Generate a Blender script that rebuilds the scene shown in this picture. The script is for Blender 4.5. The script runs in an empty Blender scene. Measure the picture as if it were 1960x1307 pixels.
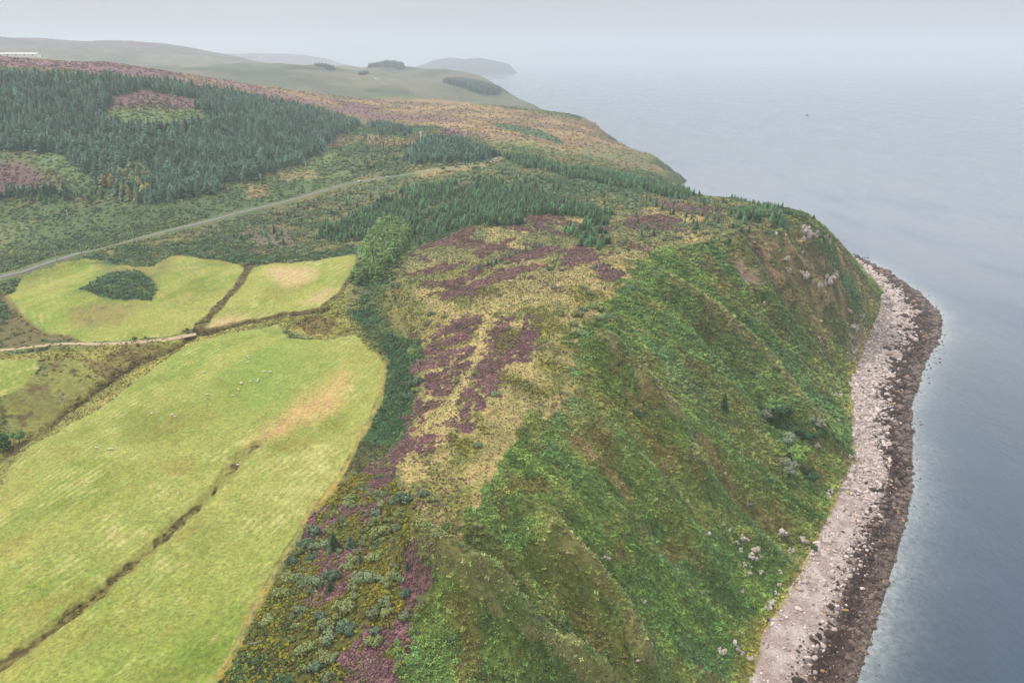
import bpy, math, random
import numpy as np
from mathutils import Vector, Matrix, Quaternion

# ------------------------------------------------------------------ camera, sky, sun, exposure
SC = bpy.context.scene
COL = SC.collection
CAM_Z = 200.0
PITCH = math.radians(22.77)
cam_data = bpy.data.cameras.new('camera')
cam = bpy.data.objects.new('camera', cam_data)
COL.objects.link(cam)
cam.location = (0, 0, CAM_Z)
cam.rotation_euler = (math.radians(90) - PITCH, 0, 0)
cam_data.sensor_width = 36.0
cam_data.lens = 24.0
cam_data.clip_start = 0.5
cam_data.clip_end = 60000
SC.camera = cam

SUN_AZ, SUN_EL = math.radians(-62), math.radians(50)      # azimuth measured from +Y towards +X
world = bpy.data.worlds.new('World')
SC.world = world
world.use_nodes = True
wn = world.node_tree
wn.nodes.clear()
w_out = wn.nodes.new('ShaderNodeOutputWorld')
w_bg = wn.nodes.new('ShaderNodeBackground')
w_sky = wn.nodes.new('ShaderNodeTexSky')
w_sky.sky_type = 'NISHITA'
w_sky.sun_disc = False
w_sky.sun_elevation = SUN_EL
w_sky.sun_rotation = SUN_AZ
w_sky.air_density = 1.0
w_sky.dust_density = 3.0
# overcast layer: a cloud deck a little brighter overhead than at the horizon, with faint mottling
w_tc = wn.nodes.new('ShaderNodeTexCoord')
w_sep = wn.nodes.new('ShaderNodeSeparateXYZ')
wn.links.new(w_tc.outputs['Generated'], w_sep.inputs[0])
w_ramp = wn.nodes.new('ShaderNodeValToRGB')
w_ramp.color_ramp.elements[0].position = 0.0
w_ramp.color_ramp.elements[0].color = (0.42, 0.42, 0.455, 1)
w_ramp.color_ramp.elements[1].position = 0.7
w_ramp.color_ramp.elements[1].color = (1.24, 1.23, 1.24, 1)
e = w_ramp.color_ramp.elements.new(0.075)
e.color = (0.47, 0.465, 0.505, 1)
e = w_ramp.color_ramp.elements.new(0.19)
e.color = (1.05, 1.05, 1.08, 1)
wn.links.new(w_sep.outputs['Z'], w_ramp.inputs[0])
w_ns = wn.nodes.new('ShaderNodeTexNoise')
w_ns.inputs['Scale'].default_value = 2.5
w_ns.inputs['Detail'].default_value = 4
w_mp = wn.nodes.new('ShaderNodeMapping')
w_mp.inputs['Scale'].default_value = (1, 1, 5)
wn.links.new(w_tc.outputs['Generated'], w_mp.inputs[0])
wn.links.new(w_mp.outputs[0], w_ns.inputs['Vector'])
w_mr = wn.nodes.new('ShaderNodeMapRange')
w_mr.inputs['To Min'].default_value = 13.6
w_mr.inputs['To Max'].default_value = 18.0
wn.links.new(w_ns.outputs[0], w_mr.inputs[0])
w_mul = wn.nodes.new('ShaderNodeVectorMath')
w_mul.operation = 'SCALE'
wn.links.new(w_ramp.outputs[0], w_mul.inputs[0])
# added bright sky patch out of view, ahead right, to lift the sea's reflection
w_dot = wn.nodes.new('ShaderNodeVectorMath')
w_dot.operation = 'DOT_PRODUCT'
w_dot.inputs[1].default_value = Vector((0.50, 0.76, 0.42)).normalized()
wn.links.new(w_tc.outputs['Generated'], w_dot.inputs[0])
w_b1 = wn.nodes.new('ShaderNodeMapRange')
w_b1.interpolation_type = 'SMOOTHSTEP'
w_b1.inputs['From Min'].default_value = 0.70
w_b1.inputs['From Max'].default_value = 0.98
w_b1.inputs['To Max'].default_value = 1.0
wn.links.new(w_dot.outputs['Value'], w_b1.inputs[0])
w_b2 = wn.nodes.new('ShaderNodeMapRange')
w_b2.inputs['From Min'].default_value = 0.08
w_b2.inputs['From Max'].default_value = 0.20
wn.links.new(w_sep.outputs['Z'], w_b2.inputs[0])
w_b3 = wn.nodes.new('ShaderNodeMath')
w_b3.operation = 'MULTIPLY'
wn.links.new(w_b1.outputs[0], w_b3.inputs[0])
wn.links.new(w_b2.outputs[0], w_b3.inputs[1])
w_b4 = wn.nodes.new('ShaderNodeMath')
w_b4.operation = 'MULTIPLY_ADD'
w_b4.inputs[1].default_value = 11.0
wn.links.new(w_b3.outputs[0], w_b4.inputs[0])
wn.links.new(w_mr.outputs[0], w_b4.inputs[2])
wn.links.new(w_b4.outputs[0], w_mul.inputs['Scale'])
w_mix = wn.nodes.new('ShaderNodeMixRGB')
w_mix.inputs[0].default_value = 0.94
wn.links.new(w_sky.outputs[0], w_mix.inputs[1])
wn.links.new(w_mul.outputs[0], w_mix.inputs[2])
wn.links.new(w_mix.outputs[0], w_bg.inputs[0])
w_bg.inputs[1].default_value = 0.084
wn.links.new(w_bg.outputs[0], w_out.inputs[0])

sun_data = bpy.data.lights.new('sun', 'SUN')
sun_data.energy = 4.5
sun_data.angle = math.radians(9)
sun_data.color = (1.0, 0.95, 0.87)
sun = bpy.data.objects.new('sun', sun_data)
COL.objects.link(sun)
sun_dir = Vector((math.sin(SUN_AZ) * math.cos(SUN_EL), math.cos(SUN_AZ) * math.cos(SUN_EL), math.sin(SUN_EL)))
sun.rotation_euler = sun_dir.to_track_quat('Z', 'Y').to_euler()
sun.location = (0, 0, 600)

SC.view_settings.view_transform = 'Standard'
SC.view_settings.look = 'None'
SC.view_settings.exposure = 0.0
SC.view_settings.gamma = 1.0
SC.render.engine = 'CYCLES'
SC.cycles.use_denoising = True
SC.cycles.max_bounces = 5
SC.cycles.diffuse_bounces = 3
SC.cycles.glossy_bounces = 2
SC.cycles.transmission_bounces = 2
SC.cycles.volume_bounces = 2
SC.cycles.transparent_max_bounces = 4

rng = np.random.default_rng(7)
R = random.Random(11)
FPX, CX, CY = 1960 * 24.0 / 36.0, 980.0, 653.5
SINP, COSP = math.sin(PITCH), math.cos(PITCH)

# ------------------------------------------------------------------ helpers: noise, colours, properties
def _hash(ix, iy, seed):
    h = (ix.astype(np.int64) * 374761393 + iy.astype(np.int64) * 668265263 + seed * 1442695041) & 0xffffffff
    h = ((h ^ (h >> 13)) * 1274126177) & 0xffffffff
    h = h ^ (h >> 16)
    return (h & 0xffff).astype(np.float32) / 32767.5 - 1.0

def vnoise(x, y, seed=0):
    x = np.asarray(x, dtype=np.float64); y = np.asarray(y, dtype=np.float64)
    xi = np.floor(x); yi = np.floor(y)
    fx = (x - xi).astype(np.float32); fy = (y - yi).astype(np.float32)
    fx = fx * fx * (3 - 2 * fx); fy = fy * fy * (3 - 2 * fy)
    xi = xi.astype(np.int64); yi = yi.astype(np.int64)
    a = _hash(xi, yi, seed); b = _hash(xi + 1, yi, seed)
    c = _hash(xi, yi + 1, seed); d = _hash(xi + 1, yi + 1, seed)
    return (a + (b - a) * fx) * (1 - fy) + (c + (d - c) * fx) * fy

def fbm(x, y, size, octaves=3, seed=0):
    s = 0.0; amp = 1.0; tot = 0.0
    for o in range(octaves):
        k = (2.03 ** o) / size
        ca, sa = math.cos(0.6 * o + seed), math.sin(0.6 * o + seed)
        s = s + amp * vnoise((x * ca - y * sa) * k + 13.7 * o, (x * sa + y * ca) * k - 7.1 * o, seed + o * 17)
        tot += amp; amp *= 0.55
    return s / tot

def lin(r, g, b, k=0.5):
    """albedo from a display colour"""
    f = lambda v: ((v / 255 + 0.055) / 1.055) ** 2.4 if v > 10 else v / 255 / 12.92
    return np.array([f(r) * k, f(g) * k, f(b) * k], dtype=np.float32)

def smooth(e0, e1, v):
    t = np.clip((v - e0) / (e1 - e0), 0, 1)
    return t * t * (3 - 2 * t)

def tag(o, label=None, cat=None, group=None, kind=None):
    if label: o['label'] = label
    if cat: o['category'] = cat
    if group: o['group'] = group
    if kind: o['kind'] = kind
    return o

def link(name, mesh, mat=None, parent=None):
    o = bpy.data.objects.new(name, mesh)
    COL.objects.link(o)
    if mat is not None and len(mesh.materials) == 0: mesh.materials.append(mat)
    if parent is not None: o.parent = parent
    return o

def empty(name, loc, rz=0.0):
    o = bpy.data.objects.new(name, None)
    o.empty_display_size = 0.3
    COL.objects.link(o)
    o.location = loc; o.rotation_euler = (0, 0, rz)
    return o

def mesh_np(name, verts, quads=None, tris=None, smooth_shade=True):
    me = bpy.data.meshes.new(name)
    verts = np.asarray(verts, dtype=np.float32)
    me.vertices.add(len(verts))
    me.vertices.foreach_set('co', verts.ravel())
    loops = []; starts = []; n = 0
    for arr, k in ((quads, 4), (tris, 3)):
        if arr is None or len(arr) == 0: continue
        arr = np.asarray(arr, dtype=np.int32)
        loops.append(arr.ravel()); starts.append(np.arange(len(arr), dtype=np.int32) * k + n); n += arr.size
    loops = np.concatenate(loops); starts = np.concatenate(starts)
    me.loops.add(len(loops)); me.loops.foreach_set('vertex_index', loops)
    me.polygons.add(len(starts)); me.polygons.foreach_set('loop_start', starts)
    me.update(calc_edges=True); me.validate()
    if smooth_shade:
        me.polygons.foreach_set('use_smooth', np.ones(len(me.polygons), dtype=bool))
    return me

def set_attr(me, name, data, typ):
    at = me.attributes.new(name, typ, 'POINT')
    data = np.asarray(data, dtype=np.int32 if typ == 'INT' else np.float32)
    key = {'FLOAT': 'value', 'INT': 'value', 'FLOAT_VECTOR': 'vector', 'FLOAT_COLOR': 'color'}[typ]
    at.data.foreach_set(key, data.ravel())

# ------------------------------------------------------------------ terrain: surveyed spot heights -> height field
def ray(px, py):
    u = (px - CX) / FPX; v = (py - CY) / FPX
    return u, COSP - v * SINP, -SINP - v * COSP          # x, y, z

def spot_z(px, py, z):                                    # where the sight line meets height z
    x, y, dz = ray(px, py)
    t = (z - CAM_Z) / dz
    return x * t, y * t, z

def spot_d(px, py, dist):                                 # point on the sight line at a ground distance
    x, y, dz = ray(px, py)
    t = dist / math.hypot(x, y)
    return x * t, y * t, CAM_Z + dz * t

def spot_p(px, dist, z):                                  # bearing, distance and height
    x, y, dz = ray(px, 105)
    t = dist / math.hypot(x, y)
    return x * t, y * t, z

CTRL = []
def line_z(pts, step=22):
    for (a, b) in zip(pts[:-1], pts[1:]):
        n = max(1, int(math.hypot(a[0] - b[0], a[1] - b[1]) / step))
        for i in range(n):
            f = i / n
            CTRL.append(spot_z(*[a[k] + (b[k] - a[k]) * f for k in range(3)]))
    CTRL.append(spot_z(*pts[-1]))
def line_d(pts, step=40):
    for (a, b) in zip(pts[:-1], pts[1:]):
        n = max(1, int(math.hypot(a[0] - b[0], a[1] - b[1]) / step))
        for i in range(n):
            f = i / n
            CTRL.append(spot_d(*[a[k] + (b[k] - a[k]) * f for k in range(3)]))
    CTRL.append(spot_d(*pts[-1]))
def line_p(pts, n=4):
    for (a, b) in zip(pts[:-1], pts[1:]):
        for i in range(n):
            f = i / n
            CTRL.append(spot_p(*[a[k] + (b[k] - a[k]) * f for k in range(3)]))
    CTRL.append(spot_p(*pts[-1]))

SHORE_PX = [(1560, 1500), (1600, 1400), (1640, 1307), (1690, 1150), (1738, 985), (1746, 900), (1744, 780), (1764, 705), (1798, 645),
            (1801, 605), (1764, 565), (1700, 522), (1640, 492)]
SHORE_FAR = [(1600, 745), (1545, 775), (1500, 800), (1440, 850), (1405, 925), (1362, 1030), (1326, 1150), (1318, 1215), (1300, 1270), (1250, 1300), (1210, 1400), (1150, 1580),
             (1110, 1830), (1078, 2230), (1050, 2600), (1024, 2950), (1008, 3120), (985, 3350), (950, 3700), (900, 4100), (800, 4500), (700, 4700), (500, 4900)]   # bearing, distance
TOE_PX = [(1390, 1500), (1410, 1400), (1432, 1307), (1455, 1210), (1530, 1105), (1570, 1010), (1602, 950), (1640, 880), (1628, 790),
          (1622, 735), (1645, 680), (1688, 605), (1692, 565), (1655, 525), (1628, 500)]
line_z([(x, y, 0.0) for x, y in SHORE_PX]); line_p([(x, d, 0.0) for x, d in SHORE_FAR], 3)
line_z([(x, y, 4.0) for x, y in TOE_PX])
shore_w = np.array([spot_z(x, y, 0.0)[:2] for x, y in SHORE_PX] + [spot_p(x, d, 0.0)[:2] for x, d in SHORE_FAR])
toe_w = np.array([spot_z(x, y, 4.0)[:2] for x, y in TOE_PX])
for i in range(len(shore_w)):                              # sea bed outside the shore
    p0 = shore_w[max(i - 1, 0)]; p1 = shore_w[min(i + 1, len(shore_w) - 1)]
    t = (p1 - p0) / np.linalg.norm(p1 - p0)
    nrm = np.array([t[1], -t[0]])
    d = np.linalg.norm(shore_w[i])
    for off, zz in ((0.05, -2.0), (0.2, -6.0), (0.6, -10.0)):
        q = shore_w[i] + nrm * off * max(d, 300)
        CTRL.append((q[0], q[1], zz))
# cliff crest (edge of the dry plateau and the bracken slope)
line_z([(700, 1500, 57), (760, 1307, 59), (790, 1200, 61), (800, 1100, 63), (830, 1025, 65), (900, 1000, 67), (950, 880, 69), (1000, 830, 70),
        (1090, 760, 71), (1130, 690, 73), (1165, 610, 76), (1220, 510, 79), (1262, 478, 81), (1320, 462, 84), (1400, 443, 88),
        (1480, 424, 90), (1540, 414, 90), (1578, 428, 85)])
line_z([(1578, 428, 85), (1600, 452, 60), (1625, 483, 18), (1640, 491, 1)], 14)
# plateau
line_z([(650, 1500, 57), (690, 1307, 59), (720, 1150, 62), (740, 1000, 63.5), (800, 900, 66), (850, 800, 69.5), (900, 700, 72), (940, 620, 74),
        (1000, 560, 75), (1080, 520, 77), (1180, 490, 79)])
line_z([(420, 1307, 54), (500, 1180, 55), (560, 1050, 56.5), (640, 905, 58), (700, 800, 59), (738, 690, 60), (680, 610, 61), (690, 540, 64), (690, 490, 66)])
line_z([(770, 850, 63), (800, 720, 66), (770, 600, 64), (790, 520, 68)])
# big pasture
line_z([(-250, 1500, 50), (0, 1307, 52), (250, 1307, 53.5)]); line_z([(30, 1240, 52), (200, 1100, 53), (370, 960, 54.5), (500, 850, 56.5)])
line_z([(100, 1000, 54), (300, 850, 57), (450, 740, 59), (550, 690, 60), (640, 680, 60)])
line_z([(-250, 1010, 48), (0, 935, 50), (30, 880, 51.5), (60, 850, 52.5), (200, 777, 55), (300, 698, 57.5), (370, 655, 58.8), (450, 637, 59.5), (520, 630, 60), (600, 645, 60), (660, 645, 60)])
line_z([(-250, 980, 42), (-40, 900, 44), (30, 845, 46), (120, 785, 47.5), (200, 735, 49), (280, 690, 51), (380, 648, 54), (470, 622, 56.5), (540, 605, 58), (640, 580, 60.5)])
line_z([(-250, 820, 53), (0, 765, 54), (70, 705, 55), (140, 690, 54.5), (200, 712, 52.5)])
line_z([(-200, 690, 54), (0, 673, 55), (130, 660, 55), (300, 656, 55), (380, 640, 56)])
line_z([(0, 575, 57), (60, 530, 59), (160, 500, 61), (210, 470, 61.5)]); line_z([(150, 555, 60), (220, 535, 63.5), (290, 555, 62)])
line_z([(150, 610, 57), (260, 600, 58.5), (350, 590, 59)]); line_z([(330, 500, 62), (440, 505, 62), (470, 512, 61.5), (430, 570, 59), (385, 630, 56.5)])
line_z([(520, 505, 64), (600, 497, 65), (688, 486, 66)]); line_z([(500, 560, 61.5), (600, 550, 63), (650, 545, 63.5)])
line_z([(-200, 590, 60), (0, 533, 63), (120, 495, 64.5), (240, 465, 66), (320, 444, 67.5), (400, 425, 69), (480, 405, 70.5), (560, 385, 72), (620, 367, 73.5), (690, 348, 75.5), (740, 341, 77), (800, 333, 81),
        (860, 324, 85), (920, 313, 88), (960, 304, 90)])
line_z([(450, 470, 65), (530, 450, 66), (600, 445, 67), (680, 440, 68), (760, 440, 69)]); line_z([(640, 410, 71), (760, 385, 74), (900, 380, 80), (1000, 380, 82), (1100, 390, 82)])
line_z([(820, 470, 71), (900, 450, 75), (1000, 430, 79), (1100, 430, 80), (1200, 430, 80.5), (1300, 430, 82), (1380, 420, 84)])
line_z([(850, 530, 72), (950, 500, 76), (1050, 480, 78)])
line_z([(1150, 380, 80), (1250, 385, 78), (1330, 385, 70), (1400, 392, 77), (1450, 400, 82)])
line_z([(1380, 360, 28), (1410, 370, 48), (1440, 379, 63), (1500, 406, 82)]); line_z([(1000, 335, 86), (1100, 335, 82), (1200, 345, 72), (1280, 358, 58), (1345, 366, 33)])
line_z([(1300, 330, 42), (1200, 310, 64), (1100, 300, 78), (1000, 285, 86)])
# moor behind
line_z([(-200, 420, 69), (0, 405, 71), (130, 415, 71), (230, 392, 78), (350, 386, 80), (480, 346, 81), (560, 324, 84), (640, 270, 90), (690, 243, 96)])
line_z([(720, 270, 92), (805, 280, 95), (870, 300, 92)]); line_z([(640, 300, 87), (720, 310, 85), (800, 315, 85)])
line_z([(-200, 330, 96), (30, 325, 98), (150, 320, 100)]); line_z([(180, 215, 138), (300, 205, 140), (380, 212, 136)]); line_z([(400, 260, 112), (500, 250, 113), (600, 235, 110)])
line_d([(-300, 90, 1400), (0, 107, 1350), (100, 119, 1350), (220, 122, 1350), (350, 140, 1400), (500, 165, 1500), (600, 178, 1600), (680, 190, 1700)])
line_d([(0, 135, 1150), (150, 140, 1130), (300, 155, 1150), (450, 178, 1200)])
line_z([(760, 181, 112), (830, 190, 108), (900, 197, 98), (960, 206, 88), (1020, 217, 82), (1100, 230, 74), (1150, 240, 67), (1185, 251, 61),
        (1212, 268, 55), (1250, 290, 48), (1290, 301, 40), (1330, 330, 16), (1348, 346, 2)])
line_z([(720, 235, 98), (800, 238, 99), (900, 262, 94), (1000, 270, 88), (1100, 285, 80), (1200, 290, 68)]); line_z([(760, 205, 106), (900, 225, 97), (1050, 245, 85)])
# hidden ground behind the moor
line_p([(-300, 1900, 175), (0, 1900, 165), (220, 1900, 150), (350, 1900, 140), (500, 2000, 105), (600, 2050, 88), (700, 2100, 78), (800, 2050, 72), (900, 1950, 55), (1000, 1800, 38), (1080, 1700, 20)])
line_d([(330, 128, 2900), (400, 122, 3000), (520, 118, 3000), (600, 123, 3000), (640, 128, 2950), (700, 142, 2800), (760, 160, 2600), (820, 172, 2500)])
line_d([(400, 140, 2450), (520, 150, 2400), (620, 160, 2350), (720, 175, 2300), (820, 185, 2250)])
line_d([(850, 160, 2900), (950, 170, 2800), (985, 182, 2700), (1020, 196, 2600)], 25)
line_d([(650, 131, 3900), (700, 132, 3900), (760, 133, 3800), (830, 136, 3650), (880, 139, 3500), (930, 148, 3300), (960, 160, 3050)], 25)
line_d([(720, 150, 3300), (800, 155, 3150), (870, 160, 3000)])
line_p([(500, 3600, 95), (640, 3450, 90)]); line_p([(600, 4600, 70), (760, 4600, 50), (880, 4300, 8)])
line_p([(-300, 3500, 170), (0, 3500, 150), (200, 3500, 140), (330, 3500, 130)])
line_d([(-300, 60, 5000), (0, 75, 5000), (100, 80, 5000), (220, 84, 5000), (300, 87, 5000), (360, 93, 4900), (420, 104, 4800), (480, 116, 4700)])
line_p([(-300, 6500, 150), (0, 6500, 120), (300, 6500, 100), (480, 6000, 60), (600, 6000, 30), (760, 6000, 2), (880, 5600, -8)])
line_d([(300, 106, 9000), (480, 104, 9000), (560, 105, 9000), (630, 109, 9000)]); line_p([(700, 9000, 2), (760, 9000, -8), (900, 9000, -8), (980, 9000, -8)])
line_p([(-300, 11000, 60), (300, 11000, 60), (560, 11000, 20), (700, 11000, -8)])
# ground below and beside the frame
line_p([(-700, 60, 52), (0, 60, 54), (700, 60, 58), (980, 60, 50), (1200, 70, 30)]); line_p([(-900, 300, 48), (-1200, 600, 70), (-1200, 1400, 200)])

C = np.array(CTRL)
ca = np.arctan2(C[:, 0], C[:, 1]); cb = np.log(np.hypot(C[:, 0], C[:, 1]))
keep = np.ones(len(C), bool)                              # drop near-duplicates
for i in range(len(C)):
    if keep[i]:
        dd = np.hypot(ca[i + 1:] - ca[i], cb[i + 1:] - cb[i])
        keep[i + 1:] &= dd > 0.006
C, ca, cb = C[keep], ca[keep], cb[keep]
N = len(C)
K = np.hypot(ca[:, None] - ca[None], cb[:, None] - cb[None])
Am = np.zeros((N + 1, N + 1)); Am[:N, :N] = K - np.eye(N) * 0.004; Am[N, :N] = 1; Am[:N, N] = 1
sol = np.linalg.solve(Am, np.append(C[:, 2], 0.0))

A_MAX = math.radians(62)
ga = np.linspace(-A_MAX, A_MAX, 620)
gb = np.linspace(math.log(55), math.log(12000), 780)
GA, GB = np.meshgrid(ga, gb)                              # rows: distance, columns: bearing
Zc = np.zeros(GA.shape)
for r0 in range(0, len(gb), 20):
    s = slice(r0, r0 + 20)
    d = np.sqrt((GA[s][..., None] - ca) ** 2 + (GB[s][..., None] - cb) ** 2)
    Zc[s] = d @ sol[:N] + sol[N]
def blur(z, n):
    for _ in range(n):
        p = np.pad(z, 1, mode='edge')
        z = (p[:-2, 1:-1] + p[2:, 1:-1] + p[1:-1, :-2] + p[1:-1, 2:] + 2 * p[1:-1, 1:-1]) / 6
    return z
Zc = blur(Zc, 4)

def bil(Z, va, vb, a, b):
    i = np.clip(np.interp(a, va, np.arange(len(va))), 0, len(va) - 1.001)
    j = np.clip(np.interp(b, vb, np.arange(len(vb))), 0, len(vb) - 1.001)
    i0 = i.astype(int); j0 = j.astype(int); fi = i - i0; fj = j - j0
    return (Z[j0, i0] * (1 - fi) + Z[j0, i0 + 1] * fi) * (1 - fj) + (Z[j0 + 1, i0] * (1 - fi) + Z[j0 + 1, i0 + 1] * fi) * fj

FB = np.linspace(math.log(58), math.log(11900), 5000)
FR = np.exp(FB)
def ground_at(px, py, Z=None, va=None, vb=None):
    """the first point of the ground (or sea) seen along a sight line"""
    Z, va, vb = (Zc, ga, gb) if Z is None else (Z, va, vb)
    x, y, dz = ray(px, py)
    h = math.hypot(x, y); a = math.atan2(x, y)
    zt = np.maximum(bil(Z, va, vb, np.full(len(FB), a), FB), 0.0)
    zr = CAM_Z + dz / h * FR
    hit = np.nonzero(zt >= zr)[0]
    k = hit[0] if len(hit) else int(np.argmax((zt - CAM_Z)[:4700] / FR[:4700]))
    r = FR[k]
    if len(hit) and k > 0:
        f0 = zr[k - 1] - zt[k - 1]; f1 = zr[k] - zt[k]
        r = FR[k - 1] + (FR[k] - FR[k - 1]) * f0 / (f0 - f1 + 1e-9)
    return np.array([math.sin(a) * r, math.cos(a) * r])

def trace(pts, step=14, closed=True):
    """pixel outline -> outline on the ground"""
    q = list(pts) + ([pts[0]] if closed else [])
    out = []
    for (a, b) in zip(q[:-1], q[1:]):
        n = max(1, int(math.hypot(a[0] - b[0], a[1] - b[1]) / step))
        out += [ground_at(a[0] + (b[0] - a[0]) * i / n, a[1] + (b[1] - a[1]) * i / n) for i in range(n)]
    if not closed: out.append(ground_at(*pts[-1]))
    return np.array(out)

def inside(x, y, poly):
    m = np.zeros(x.shape, bool)
    bb = (x > poly[:, 0].min()) & (x < poly[:, 0].max()) & (y > poly[:, 1].min()) & (y < poly[:, 1].max())
    idx = np.nonzero(bb)
    xs, ys = x[idx], y[idx]
    r = np.zeros(xs.shape, bool)
    for i in range(len(poly)):
        x0, y0 = poly[i - 1]; x1, y1 = poly[i]
        if y0 == y1: continue
        c = (ys < max(y0, y1)) & (ys >= min(y0, y1))
        if not c.any(): continue
        cc = np.nonzero(c)[0]
        xc = x0 + (ys[cc] - y0) * ((x1 - x0) / (y1 - y0))
        r[cc] ^= xs[cc] < xc
    m[idx] = r
    return m

def dist_line(x, y, line, maxd=1e9):
    d = np.full(x.shape, maxd, dtype=np.float32)
    bb = (x > line[:, 0].min() - maxd) & (x < line[:, 0].max() + maxd) & (y > line[:, 1].min() - maxd) & (y < line[:, 1].max() + maxd)
    idx = np.nonzero(bb)
    xs = x[idx]; ys = y[idx]; r = np.full(xs.shape, maxd)
    for (p, q) in zip(line[:-1], line[1:]):
        v = q - p; L = float(v @ v) + 1e-9
        t = np.clip(((xs - p[0]) * v[0] + (ys - p[1]) * v[1]) / L, 0, 1)
        r = np.minimum(r, np.hypot(xs - p[0] - t * v[0], ys - p[1] - t * v[1]))
    d[idx] = r
    return d

# fine log-polar sheet: cells grow with distance from the viewpoint
va = np.concatenate([np.linspace(-A_MAX, -0.70, 90)[:-1], np.linspace(-0.70, 0.70, 1150), np.linspace(0.70, A_MAX, 60)[1:]])
vb = np.concatenate([np.linspace(math.log(58), math.log(112), 60)[:-1], np.linspace(math.log(112), math.log(1000), 960),
                     np.linspace(math.log(1000), math.log(11800), 330)[1:]])
VA, VB = np.meshgrid(va, vb)
VR = np.exp(VB)
X = np.sin(VA) * VR; Y = np.cos(VA) * VR
Z0 = bil(Zc, ga, gb, VA.ravel(), VB.ravel()).reshape(VA.shape)

# spurs and gullies running down the sea slope: crest line in the photograph, height, width
SPURS = [([(804, 1072), (900, 1140), (1000, 1210), (1097, 1290), (1150, 1340)], 9, 7), ([(1068, 1061), (1120, 1120), (1186, 1197), (1232, 1287)], 8, 6),
         ([(1160, 679), (1210, 725), (1250, 776), (1297, 826), (1340, 900)], 7, 9), ([(1290, 560), (1361, 610), (1466, 700), (1500, 745), (1560, 830)], 6, 11),
         ([(1416, 474), (1426, 492), (1465, 564), (1490, 610)], 5, 6), ([(1562, 480), (1590, 540), (1640, 620)], 5, 9),
         ([(1500, 470), (1525, 505), (1580, 580), (1610, 640)], 5, 8), ([(900, 1090), (960, 1180), (1000, 1290)], 2.5, 5),
         ([(1180, 850), (1260, 940), (1330, 1040), (1380, 1130)], 2.5, 7), ([(1350, 640), (1420, 720), (1480, 800)], -4, 7),
         ([(1500, 560), (1560, 640), (1600, 700)], -4, 7), ([(880, 1050), (990, 1150), (1060, 1240)], -4.5, 7), ([(1040, 1080), (1100, 1170), (1150, 1280)], -3.5, 6),
         ([(1330, 860), (1440, 960), (1500, 1020)], -4.5, 9)]
spur = np.zeros(X.shape, np.float32)
for px, amp, w in SPURS:
    d = dist_line(X, Y, trace(px, 25, False), w * 3.2)
    spur += 1.7 * amp * np.exp(-(d / w) ** 2 * 1.2) * (d < w * 3.2)

# ------------------------------------------------------------------ land cover (outlines surveyed on the ground, ragged by noise)
jit = 2.2 * np.clip(VR / 260, 0.5, 12)
XJ = X + jit * 1.5 * fbm(X / jit, Y / jit, 3.2, 4, 5)
YJ = Y + jit * 1.5 * fbm(X / jit, Y / jit, 3.2, 4, 9)
def region(px, ragged=True):
    p = trace(px)
    return inside(XJ, YJ, p) if ragged else inside(X, Y, p)
def soft(px, width=6.0, ragged=True):
    p = trace(px); q = np.vstack([p, p[:1]])
    xx, yy = (XJ, YJ) if ragged else (X, Y)
    m = inside(xx, yy, p)
    d = dist_line(xx, yy, q, width)
    return np.where(m, 0.5 + 0.5 * np.clip(d / width, 0, 1), 0.5 - 0.5 * np.clip(d / width, 0, 1)).astype(np.float32)

PASTURES = [
    [(-300, 1500), (-300, 1010), (0, 935), (22, 890), (60, 852), (200, 777), (300, 698), (370, 656), (430, 640), (500, 630), (530, 622), (560, 646), (630, 650), (680, 642), (712, 668),
     (733, 690), (724, 760), (690, 832), (640, 907), (590, 978), (540, 1062), (500, 1132), (450, 1232), (412, 1307), (330, 1500)],
    [(12, 570), (40, 535), (100, 508), (150, 497), (205, 500), (215, 510), (255, 513), (296, 510), (312, 497), (350, 490), (440, 502), (468, 512),
     (455, 550), (408, 590), (376, 632), (330, 643), (230, 656), (140, 655), (95, 640), (45, 608)],
    [(470, 515), (520, 505), (600, 497), (687, 485), (678, 520), (650, 560), (600, 588), (520, 604), (440, 626), (392, 632), (402, 605), (440, 565)],
    [(-100, 690), (0, 688), (72, 682), (76, 700), (58, 722), (20, 752), (-30, 772), (-100, 800)]]
past_id = np.zeros(X.shape, np.int8)
for i, p in enumerate(PASTURES): past_id[region(p)] = i + 1
KNOLL = [(152, 553), (205, 526), (262, 520), (292, 535), (302, 553), (288, 574), (240, 578), (190, 568)]
past_id[region(KNOLL)] = 0
pasture = past_id > 0

ds = dist_line(X, Y, shore_w, 400.0)
dt = dist_line(X, Y, toe_w, 400.0)
toe_j = np.vstack([toe_w, [spot_z(1640, 491, 0)[:2]]])
beach_poly = np.vstack([toe_j, shore_w[:13][::-1]])
beach = inside(XJ, YJ, beach_poly)
seaward = (Z0 < 0.25) & (ds < 60)
beach |= seaward & (VR < 800)
bt = np.clip(ds / (ds + dt + 0.01), 0, 1)                  # 0 at the water, 1 at the grass

SLOPE = [(700, 1500), (760, 1307), (785, 1200), (800, 1085), (832, 1032), (890, 1008), (905, 970), (950, 890), (990, 840), (1060, 790), (1092, 758), (1105, 720), (1100, 660),
         (1130, 610), (1175, 565), (1225, 505), (1265, 477), (1400, 450), (1520, 420), (1580, 425), (1640, 491)]
slope = inside(XJ, YJ, np.vstack([trace(SLOPE, closed=False), toe_w[::-1]])) & ~beach
d_crest = dist_line(X, Y, trace([p for p in SLOPE if p[0] < 1270], closed=False), 16.0)
slope |= (d_crest < 13 * fbm(X, Y, 8.0, 4, 301)) & ~beach & ~pasture
slope &= ~(d_crest < 11 * fbm(X, Y, 7.0, 4, 307))
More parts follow.
